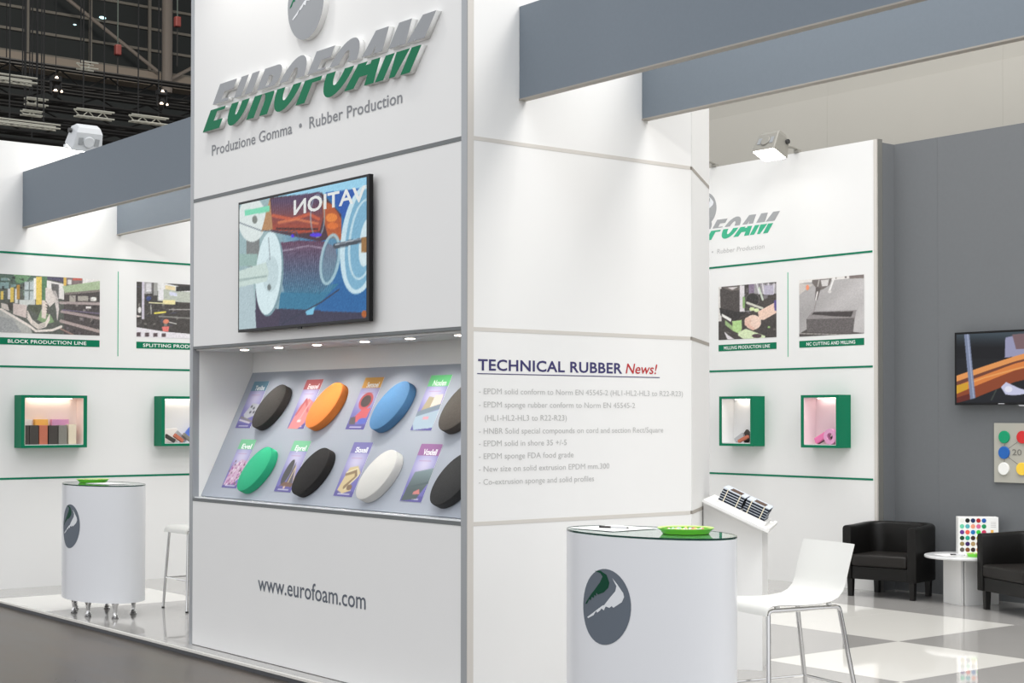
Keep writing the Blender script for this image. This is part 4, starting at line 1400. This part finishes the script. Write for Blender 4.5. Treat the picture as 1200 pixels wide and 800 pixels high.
# two banded stacks of leaflets
mat('page_light', (206, 212, 220), 0.6)
mat('page_dark', (40, 45, 56), 0.7, spec=0.2)
mat('cover_pale', (206, 214, 224), 0.6)
mat('tag_brown', (92, 74, 64), 0.7, spec=0.2)
mat('band_cream', (226, 218, 196), 0.6)
for k, lab in enumerate(('banded stack of leaflets higher on the lectern tray', 'banded stack of leaflets lower on the lectern tray')):
    a0 = 0.078 + k * 0.160
    t = thing('leaflet_stack', MT @ Vector((a0 + 0.07, 0.15, 0.036)), lab, 'leaflet stack', 'banded leaflet stacks on the lectern')
    zc = 0.0363
    for q in range(10):
        hh = 0.0115 if q % 2 == 0 else 0.0042
        jx, jy = random.uniform(-0.0025, 0.0025), random.uniform(-0.003, 0.003)
        MB(MT).box(a0 + jx, a0 + 0.146 + jx, 0.045 + jy, 0.335 + jy, zc, zc + hh - 0.0002).build('leaflet_page', 'page_light' if q % 2 else 'page_dark', t)
        zc += hh
    c = MB(MT).box(a0 - 0.003, a0 + 0.149, 0.042, 0.338, zc, zc + 0.003).build('cover', 'cover_pale', t)
    MB(MT).box(a0 + 0.040, a0 + 0.115, 0.070, 0.26, zc + 0.0031, zc + 0.0045).build('cover_patch', 'tag_brown', c)
    for x in (a0 + 0.028, a0 + 0.112):
        MB(MT).box(x, x + 0.006, 0.0385, 0.0405, 0.0366, zc + 0.0042).build('band', 'band_cream', t)


# ------------------------------------------------------------------ lounge
def armchair(corner, rot, label, Wd=0.68):
    """front corner (local x=0,y=0 = front end on the -x side); width along +x, depth along +y"""
    Dp = 0.53
    T = Matrix.Translation((corner[0], corner[1], 0)) @ Matrix.Rotation(rot, 4, 'Z')
    base = T @ Vector((Wd / 2, Dp / 2, 0))
    t = thing('armchair', base, label, 'armchair', 'black leather tub armchairs')
    t.rotation_euler = (0, 0, rot)
    zb, zt = 0.150, 0.608
    th = 0.082
    rc = 0.19

    def path(inset):
        w0, w1, d1 = inset, Wd - inset, Dp - inset
        r = max(rc - inset, 0.05)
        pts = [(w0, 0.0), (w0, 0.12), (w0, 0.26), (w0, d1 - r)]
        pts += arc(w0 + r, d1 - r, r, r, 180, 90, 8)[1:]
        pts += [(Wd / 2, d1)]
        pts += arc(w1 - r, d1 - r, r, r, 90, 0, 8)
        pts += [(w1, 0.26), (w1, 0.12), (w1, 0.0)]
        return pts
    outer, inner = path(0.0), path(th)
    n = len(outer)
    vs, fs = [], []
    ring = []
    for i in range(n):
        o1, i1 = Vector(outer[i]), Vector(inner[i])
        up = 0.022 * max(0, (o1.y - 0.1) / 0.5)
        prof = [(0.0, zb), (0.0, zt + up - 0.028), (0.10, zt + up - 0.008), (0.32, zt + up), (0.68, zt + up), (0.90, zt + up - 0.008), (1.0, zt + up - 0.028), (1.0, zb)]
        for f, z in prof:
            q = o1.lerp(i1, f)
            vs.append((q.x, q.y, z))
    k = 8
    for i in range(n - 1):
        for j in range(k):
            a, b2 = i * k + j, i * k + (j + 1) % k
            fs.append((a, b2, b2 + k, a + k))
    fs.append(tuple(range(k)))
    fs.append(tuple(reversed([(n - 1) * k + j for j in range(k)])))
    MB(T).add(vs, fs).build('tub_shell', 'leather', t, smooth=True, bevel=0.008)
    MB(T).box(th + 0.001, Wd - th - 0.001, 0.012, Dp - th - 0.02, zb + 0.002, 0.262).build('seat_base', 'leather', t, bevel=0.008)
    MB(T).box(th + 0.003, Wd - th - 0.003, -0.006, Dp - th - 0.012, 0.2635, 0.365).build('seat_cushion', 'leather_seat', t, smooth=True, bevel=0.022, bseg=4)
    for lx, ly in ((0.055, 0.055), (Wd - 0.055, 0.055), (0.10, Dp - 0.075), (Wd - 0.10, Dp - 0.075)):
        L = MB(T)
        a, c = 0.020, 0.024
        L.add([(lx - a, ly - a, 0.0004), (lx + a, ly - a, 0.0004), (lx + a, ly + a, 0.0004), (lx - a, ly + a, 0.0004), (lx - c, ly - c, 0.149), (lx + c, ly - c, 0.149), (lx + c, ly + c, 0.149), (lx - c, ly + c, 0.149)],
              [(3, 2, 1, 0), (4, 5, 6, 7), (0, 1, 5, 4), (1, 2, 6, 5), (2, 3, 7, 6), (3, 0, 4, 7)])
        L.build('leg', 'dark_wood', t)
    return t


rot1 = math.radians(12)
armchair((-1.62 - 0.68 * math.cos(rot1), 5.855 - 0.68 * math.sin(rot1)), rot1, 'black leather tub armchair beside the end of the white wall')
armchair((-1.02, 5.85), math.radians(-24), 'black leather tub armchair below the television, cut by the frame', 0.76)

tb = thing('side_table', (-1.30, 6.08, 0), 'low round white table between the armchairs', 'table')
MB(Matrix.Translation((-1.30, 6.08, 0))).lathe([(0.310, 0.376), (0.320, 0.378), (0.325, 0.384), (0.325, 0.396), (0.321, 0.400)], 56).build('table_top', 'white_gloss', tb, smooth=True)
pa, pb2, pc = Vector((-1.477, 6.026, 0)), Vector((-1.216, 5.931, 0)), Vector((-1.10, 6.25, 0))
for A, B in ((pa, pb2), (pb2, pc), (pa + (pc - pb2), pc)):
    d = (B - A)
    L = d.length
    MB(frame(A + d.normalized() * 0.021, d, (0, 0, 1))).box(0.0, L - 0.022, 0.0005, 0.3755, -0.01, 0.01).build('base_panel', 'white_panel', tb)

# colour chart box on the table
cb = thing('colour_chart_box', (-1.22, 6.2, 0.401), 'white box covered with coloured dots on the low table', 'box')
fd = Vector((0.70, 0.714, 0)).normalized()
MCB = frame(Vector((-1.39, 6.12, 0.4006)), fd, (0, 0, 1))
MB(MCB).box(0, 0.325, 0, 0.305, -0.11, 0).build('carton', 'paper', cb)
SW = [(236, 236, 232), (18, 18, 18), (24, 44, 92), (178, 34, 36), (34, 96, 178),
      (110, 208, 172), (82, 176, 184), (240, 160, 130), (224, 110, 150), (26, 150, 92),
      (104, 50, 140), (240, 96, 76), (30, 118, 186), (60, 206, 70), (206, 52, 92),
      (24, 70, 46), (32, 166, 142), (64, 40, 30), (200, 180, 60), (90, 100, 110),
      (150, 132, 84), (58, 28, 98), (178, 150, 104), (120, 60, 50), (60, 90, 140),
      (96, 90, 82), (128, 74, 40), (54, 34, 28), (200, 120, 40), (140, 140, 140)]
for r in range(6):
    for c in range(5):
        nm = 'swatch_%d_%d' % (r, c)
        mat(nm, SW[r * 5 + c], 0.5)
        MB(MCB @ Matrix.Translation((0.030 + c * 0.0445, 0.277 - r * 0.0485, 0.0003))).lathe([(0.0185, 0.0), (0.0185, 0.0016)], 20).build('colour_dot', nm, cb)
MB(MCB).box(0.262, 0.285, 0.17, 0.20, 0.0003, 0.0012).build('printed_patch', 's_gold', cb)
for k in range(4):
    MB(MCB).box(0.262, 0.305, 0.222 + k * 0.013, 0.225 + k * 0.013, 0.0003, 0.001).build('printed_line', 'text_pale', cb)
MCS = MCB @ frame((0.325, 0, 0), (0, 0, -1), (0, 1, 0))
MB(MCS).box(0.02, 0.092, 0.165, 0.27, 0.0003, 0.0012).build('printed_photo', 'page_dark', cb)
dish(-1.155, 6.02, 0.4003, 0.07, 'small green dish on the low table in front of the box', 8, 'on the low table', 'candies on the low table')
paper(frame((-1.50, 5.93, 0.4003), (0.9, -0.43, 0), (0.43, 0.9, 0)), 0.20, 0.14, 'white sheet on the low round table')
pen(frame((-1.34, 5.94, 0.4024), (0.85, 0.5, 0), (-0.5, 0.85, 0)), 0.11, 'dark pen on the sheet on the low table')

# sign board with colour discs below the television
sb = thing('disc_board', (-0.95, YG, 1.0), 'grey board with coloured discs joined by lines below the television', 'sign')
MB(PG).box(-1.262, -0.62, 0.992, 1.488, 0.0025, 0.022).build('panel', 'sign_beige', sb, bevel=0.002)
DC = [(-1.158, 1.372, (0, 150, 104)), (-1.160, 1.242, (30, 96, 176)), (-1.163, 1.108, (240, 240, 236)), (-0.985, 1.372, (206, 44, 46)), (-0.990, 1.110, (246, 206, 70)), (-0.81, 1.372, (240, 140, 40)), (-0.81, 1.110, (60, 60, 62))]
for k, (x, z, c) in enumerate(DC):
    nm = 'disc_colour_%d' % k
    mat(nm, c, 0.6, noise=0.05, nscale=80)
    MB(PG @ Matrix.Translation((x, z, 0.0222))).lathe([(0.052, 0.0), (0.052, 0.012), (0.050, 0.014)], 28).build('colour_disc', nm, sb)
for a, b2 in (((-1.158, 1.318), (-1.160, 1.296)), ((-1.160, 1.188), (-1.163, 1.162)), ((-1.122, 1.276), (-1.025, 1.338)), ((-1.124, 1.206), (-1.030, 1.146))):
    d = Vector((b2[0] - a[0], b2[1] - a[1], 0))
    L = d.length
    an = math.atan2(d.y, d.x)
    MB(PG @ Matrix.Translation((a[0], a[1], 0.0222)) @ Matrix.Rotation(an, 4, 'Z')).box(0, L, -0.002, 0.002, 0, 0.0015).build('link_line', 'sign_line', sb)
text('raised_number', '20', PG, -1.085, 1.222, 0.09, 0.048, 'sign_line', sb, bold=0.015, lift=0.0235)


# ------------------------------------------------------------------ floodlights on the walls
def floodlight(anchor, out, label, power, body='lamp_grey', reach=0.33, tilt=28, angle=110):
    """anchor on the wall top, out = unit vector away from the wall; throws light back on the wall"""
    A = Vector(anchor)
    O = Vector(out)
    t = thing('floodlight', A, label, 'floodlight', 'arm floodlights on the wall tops')
    S = Vector((0, 0, 1)).cross(O)
    F = Matrix(((O.x, S.x, 0, A.x), (O.y, S.y, 0, A.y), (0, 0, 1, A.z), (0, 0, 0, 1)))   # local x = away from wall, y = along wall, z = up
    MB(F).box(-0.03, 0.012, -0.03, 0.03, 0.0005, 0.03).build('clamp', body, t)
    MB(F).tube([(0.0, 0, 0.031), (0.05, 0, 0.045), (reach - 0.10, 0, 0.048)], 0.013, 8).build('arm', body, t, smooth=True)
    R = F @ Matrix.Translation((reach, 0, 0.045)) @ Matrix.Rotation(math.radians(tilt), 4, 'Y')
    # housing: tapered, light opening below
    MB(R).add([(-0.10, -0.14, -0.11), (0.10, -0.14, -0.11), (0.10, 0.14, -0.11), (-0.10, 0.14, -0.11),
               (-0.075, -0.12, 0.06), (0.085, -0.12, 0.06), (0.085, 0.12, 0.06), (-0.075, 0.12, 0.06),
               (-0.02, -0.10, 0.105), (0.055, -0.10, 0.105), (0.055, 0.10, 0.105), (-0.02, 0.10, 0.105)],
              [(3, 2, 1, 0), (0, 1, 5, 4), (1, 2, 6, 5), (2, 3, 7, 6), (3, 0, 4, 7), (4, 5, 9, 8), (5, 6, 10, 9), (6, 7, 11, 10), (7, 4, 8, 11), (8, 9, 10, 11)]).build('housing', body, t, bevel=0.008)
    B = R @ frame((0.093, 0, -0.02), (0, 1, 0), (-0.07, 0, 1))
    MB(B).lathe([(0.05, 0.0), (0.05, 0.008), (0.046, 0.012)], 24).build('back_boss', body, t, smooth=True)
    for sx in (-1, 1):
        MB(B).box(sx * 0.075 - 0.02, sx * 0.075 + 0.02, -0.03, 0.035, 0.0002, 0.004).build('vent', 'aluminium', t)
    for sy in (-1, 1):
        MB(R @ Matrix.Translation((-0.04, sy * 0.128, 0.03))).tube([(0, sy * 0.0, 0), (0, sy * 0.022, 0)], 0.022, 12).build('pivot', 'lamp_dark', t)
    MB(R).box(-0.085, 0.085, -0.125, 0.125, -0.1185, -0.1105).build('glass', 'lamp_glow', t)
    p = R @ Vector((0, 0, -0.125))
    q = R @ Vector((-0.2, 0, -1.0))
    spot_light('floodlight_beam', p, q, power, angle, 0.9, 0.08, (1.0, 0.97, 0.92), t)
    return t


floodlight((XL, 0.79, 4.0), (1, 0, 0), 'white floodlight on the end wall seen from behind above the beam', 20, 'lamp_white', reach=0.40)
floodlight((-3.24, YW, 4.0), (0, -1, 0), 'lit grey floodlight on an arm above the back wall', 7, tilt=-24)
floodlight((-4.31, YW, 4.0), (0, -1, 0), 'floodlight whose arm shows beside the tower edge', 7, tilt=-24)
# lamps of the same kind out of view: end wall and back wall behind the tower, tower top above the frame
spot_light('wall_lamp_beam', (XL + 0.30, 2.6, 3.93), (XL + 0.02, 2.6, 3.0), 20, 110, 0.9, 0.08, (1.0, 0.97, 0.92))
spot_light('wall_lamp_beam', (-5.6, YW - 0.38, 3.93), (-5.6, YW - 0.9, 3.0), 7, 110, 0.9, 0.08, (1.0, 0.97, 0.92))
spot_light('tower_lamp_beam', (-2.2, -0.5, 5.25), (-2.2, -0.05, 4.2), 60, 110, 0.9, 0.08, (1.0, 0.97, 0.92))
spot_light('tower_lamp_beam', (-0.9, -0.5, 5.25), (-0.9, -0.05, 4.2), 30, 110, 0.9, 0.08, (1.0, 0.97, 0.92))

# ------------------------------------------------------------------ the hall behind
XH = -45.0
hall = MB().box(XH - 0.5, XH, -10, 60, -0.04, 22).build('wall_hall', 'hall_dark')
struct(hall, 'dark far wall of the exhibition hall')
for z in (13.80, 14.55, 15.31, 16.07, 16.83):
    MB().box(XH + 0.001, XH + 0.10, 8, 24, z - 0.045, z + 0.045).build('wall_rail', 'hall_rib', hall)
for y in (14.79, 17.0, 19.2, 21.4):
    MB().box(XH + 0.101, XH + 0.18, y - 0.05, y + 0.05, 13.8, 17.5).build('wall_mullion', 'hall_rib', hall)
MB().box(XH + 0.001, XH + 0.8, 8, 26, 13.15, 13.62).build('wall_ledge', 'hall_ledge', hall)
cl = MB().tube([(XH + 1.0, 19.46, 12.9), (XH + 1.0, 19.46, 19)], 0.19, 16).build('column', 'hall_tube')
tag(cl, 'pale round column in front of the dark hall wall', 'column')
for a, b2, lab in (((XH + 1.0, 15.5, 15.8), (XH + 1.0, 19.1, 13.62), 'pale diagonal brace crossing the dark hall wall'), ((XH + 1.0, 19.62, 13.42), (XH + 1.0, 21.2, 14.4), 'short pale diagonal brace beside the round column')):
    br = MB().tube([a, b2], 0.065, 10).build('brace', 'hall_tube')
    tag(br, lab, 'brace', 'diagonal braces of the hall')


def truss(x, y0, y1, z0, z1, mm, label, bay=0.55, r=0.035, dx=0.3):
    t = thing('lighting_truss', (x, (y0 + y1) / 2, z0), label, 'truss', 'lighting trusses under the hall roof')
    for xx in (x, x + dx):
        for z in (z0, z1):
            MB().tube([(xx, y0, z), (xx, y1, z)], r, 6).build('chord', mm, t)
    for yc in (y0 + 0.25 * (y1 - y0), y0 + 0.8 * (y1 - y0)):
        MB().tube([(x, yc, z1), (x, yc, 19.0)], 0.012, 5).build('hanging_cable', 'truss_black', t)
    n = int((y1 - y0) / bay)
    for k in range(n):
        ya, yb = y0 + k * bay, y0 + (k + 1) * bay
        za, zb_ = (z0, z1) if k % 2 else (z1, z0)
        MB().tube([(x, ya, za), (x, yb, zb_)], r * 0.55, 5).build('diagonal', mm, t)
        MB().tube([(x, ya, z0), (x + dx, yb, z0)], r * 0.5, 5).build('diagonal', mm, t)
    return t


truss(-26, 5.0, 13.5, 8.66, 9.03, 'truss_black', 'black truss spanning below the hall ledge, topmost of the rig')
truss(-24, 5.0, 13.0, 7.86, 8.10, 'truss_black', 'black truss right under the topmost one')
truss(-23, 4.5, 12.0, 7.30, 7.52, 'truss_black', 'black truss in the middle of the rig')
truss(-22, 4.5, 12.0, 6.80, 7.0, 'truss_black', 'lowest black truss just above the end wall')
truss(-20, 3.5, 11.0, 6.05, 6.28, 'truss_black', 'black truss nearest the white wall top')
truss(-19.0, 5.72, 6.40, 6.66, 6.78, 'truss_alu', 'short silver truss segment beside the white floodlight', 0.13, 0.016, 0.12)
truss(-19.0, 6.72, 7.42, 6.69, 6.80, 'truss_alu', 'short silver truss segment near the tower edge', 0.13, 0.016, 0.12)
truss(-19.0, 4.2, 4.98, 7.08, 7.16, 'truss_alu', 'silver truss piece at the frame edge below the topmost truss', 0.13, 0.016, 0.25)
truss(-19.7, 5.12, 5.50, 6.90, 7.0, 'truss_alu', 'small silver truss piece next to the stage lamp', 0.13, 0.016, 0.12)
truss(-19.35, 4.92, 5.29, 6.64, 6.71, 'truss_alu', 'small silver truss piece above the end wall', 0.1, 0.014, 0.12)
truss(-18.6, 4.2, 5.24, 6.30, 6.36, 'truss_alu', 'low silver truss piece just over the end wall top', 0.13, 0.014, 0.2)
truss(-19.4, 5.93, 6.24, 7.57, 7.67, 'truss_alu', 'small silver truss piece hanging above the topmost black truss', 0.13, 0.014, 0.2)
# moving heads on the rig
for y, z, lab in ((5.36, 7.05, 'dark stage lamp with bright lens in the middle of the rig'), (7.29, 7.07, 'dark stage lamp with bright lens beside the tower edge')):
    t = thing('stage_lamp', (-18.9, y, z), lab, 'stage lamp', 'stage lamps on the rig')
    T = Matrix.Translation((-18.9, y, z)) @ Matrix.Scale(0.55, 4)
    MB(T).tube([(0, 0, 0.42), (0, 0, (19.0 - z) / 0.55)], 0.012, 5).build('hanging_cable', 'truss_black', t)
    MB(T).box(-0.15, 0.12, -0.16, 0.16, 0.22, 0.42).build('base', 'truss_black', t, bevel=0.02)
    for s in (-1, 1):
        MB(T).box(-0.05, 0.05, s * 0.15 - 0.02, s * 0.15 + 0.02, -0.12, 0.2198).build('yoke', 'truss_black', t)
    MB(T @ Matrix.Rotation(0.4, 4, 'Y')).lathe([(0.07, -0.25), (0.11, -0.1), (0.11, 0.08), (0.06, 0.16)], 16).build('head', 'truss_black', t, smooth=True)
    MB(T @ Matrix.Translation((0.10, -0.02, 0.33))).lathe([(0.06, 0.0), (0.03, 0.06)], 12).build('lens', 'hall_glow', t)
    MB(T @ Matrix.Translation((0.10, -0.05, -0.06))).lathe([(0.06, 0.0), (0.03, 0.05)], 12).build('lens', 'hall_glow', t)
    MB(T @ Matrix.Translation((0.14, 0.13, -0.08))).lathe([(0.035, 0.0), (0.02, 0.05)], 10).build('lens', 'hall_glow', t)
# hoists and their cables
struct(MB().box(-46, -13.5, -10, 60, 19.0, 19.2).build('ceiling', 'hall_dark'), 'dark roof of the exhibition hall')
for y, z0_, lab in ((12.29, 11.15, 'chain hoist on a cable in front of the diagonal brace'), (13.99, 12.16, 'chain hoist on a cable beside the tower edge')):
    t = thing('chain_hoist', (-32, y, z0_), lab, 'hoist', 'chain hoists')
    MB(Matrix.Translation((-32, y, z0_))).box(-0.08, 0.08, -0.08, 0.08, -0.14, 0.14).build('motor', 'hoist_red', t, bevel=0.03)
    MB().tube([(-32, y, z0_ + 0.141), (-32, y, 19.0)], 0.018, 6).build('cable', 'cable', t)
    MB().tube([(-32, y, z0_ - 0.141), (-32, y, z0_ - 1.2)], 0.018, 6).build('chain', 'truss_black', t)
for (y, z, r, lab) in ((17.35, 15.35, 0.13, 'cool highlight lamp high on the hall wall'), (16.35, 14.95, 0.06, 'tiny cool lamp on the hall wall')):
    o = MB(Matrix.Translation((XH + 0.3, y, z)) @ Matrix.Rotation(math.radians(90), 4, 'Y')).lathe([(0.5, 0.0), (1.0, 0.05), (0.7, 0.08)], 12, sx=r * 0.4, sy=r).build('wall_lamp', 'hall_glow_cool')
    tag(o, lab, 'lamp', 'lamps on the hall wall')
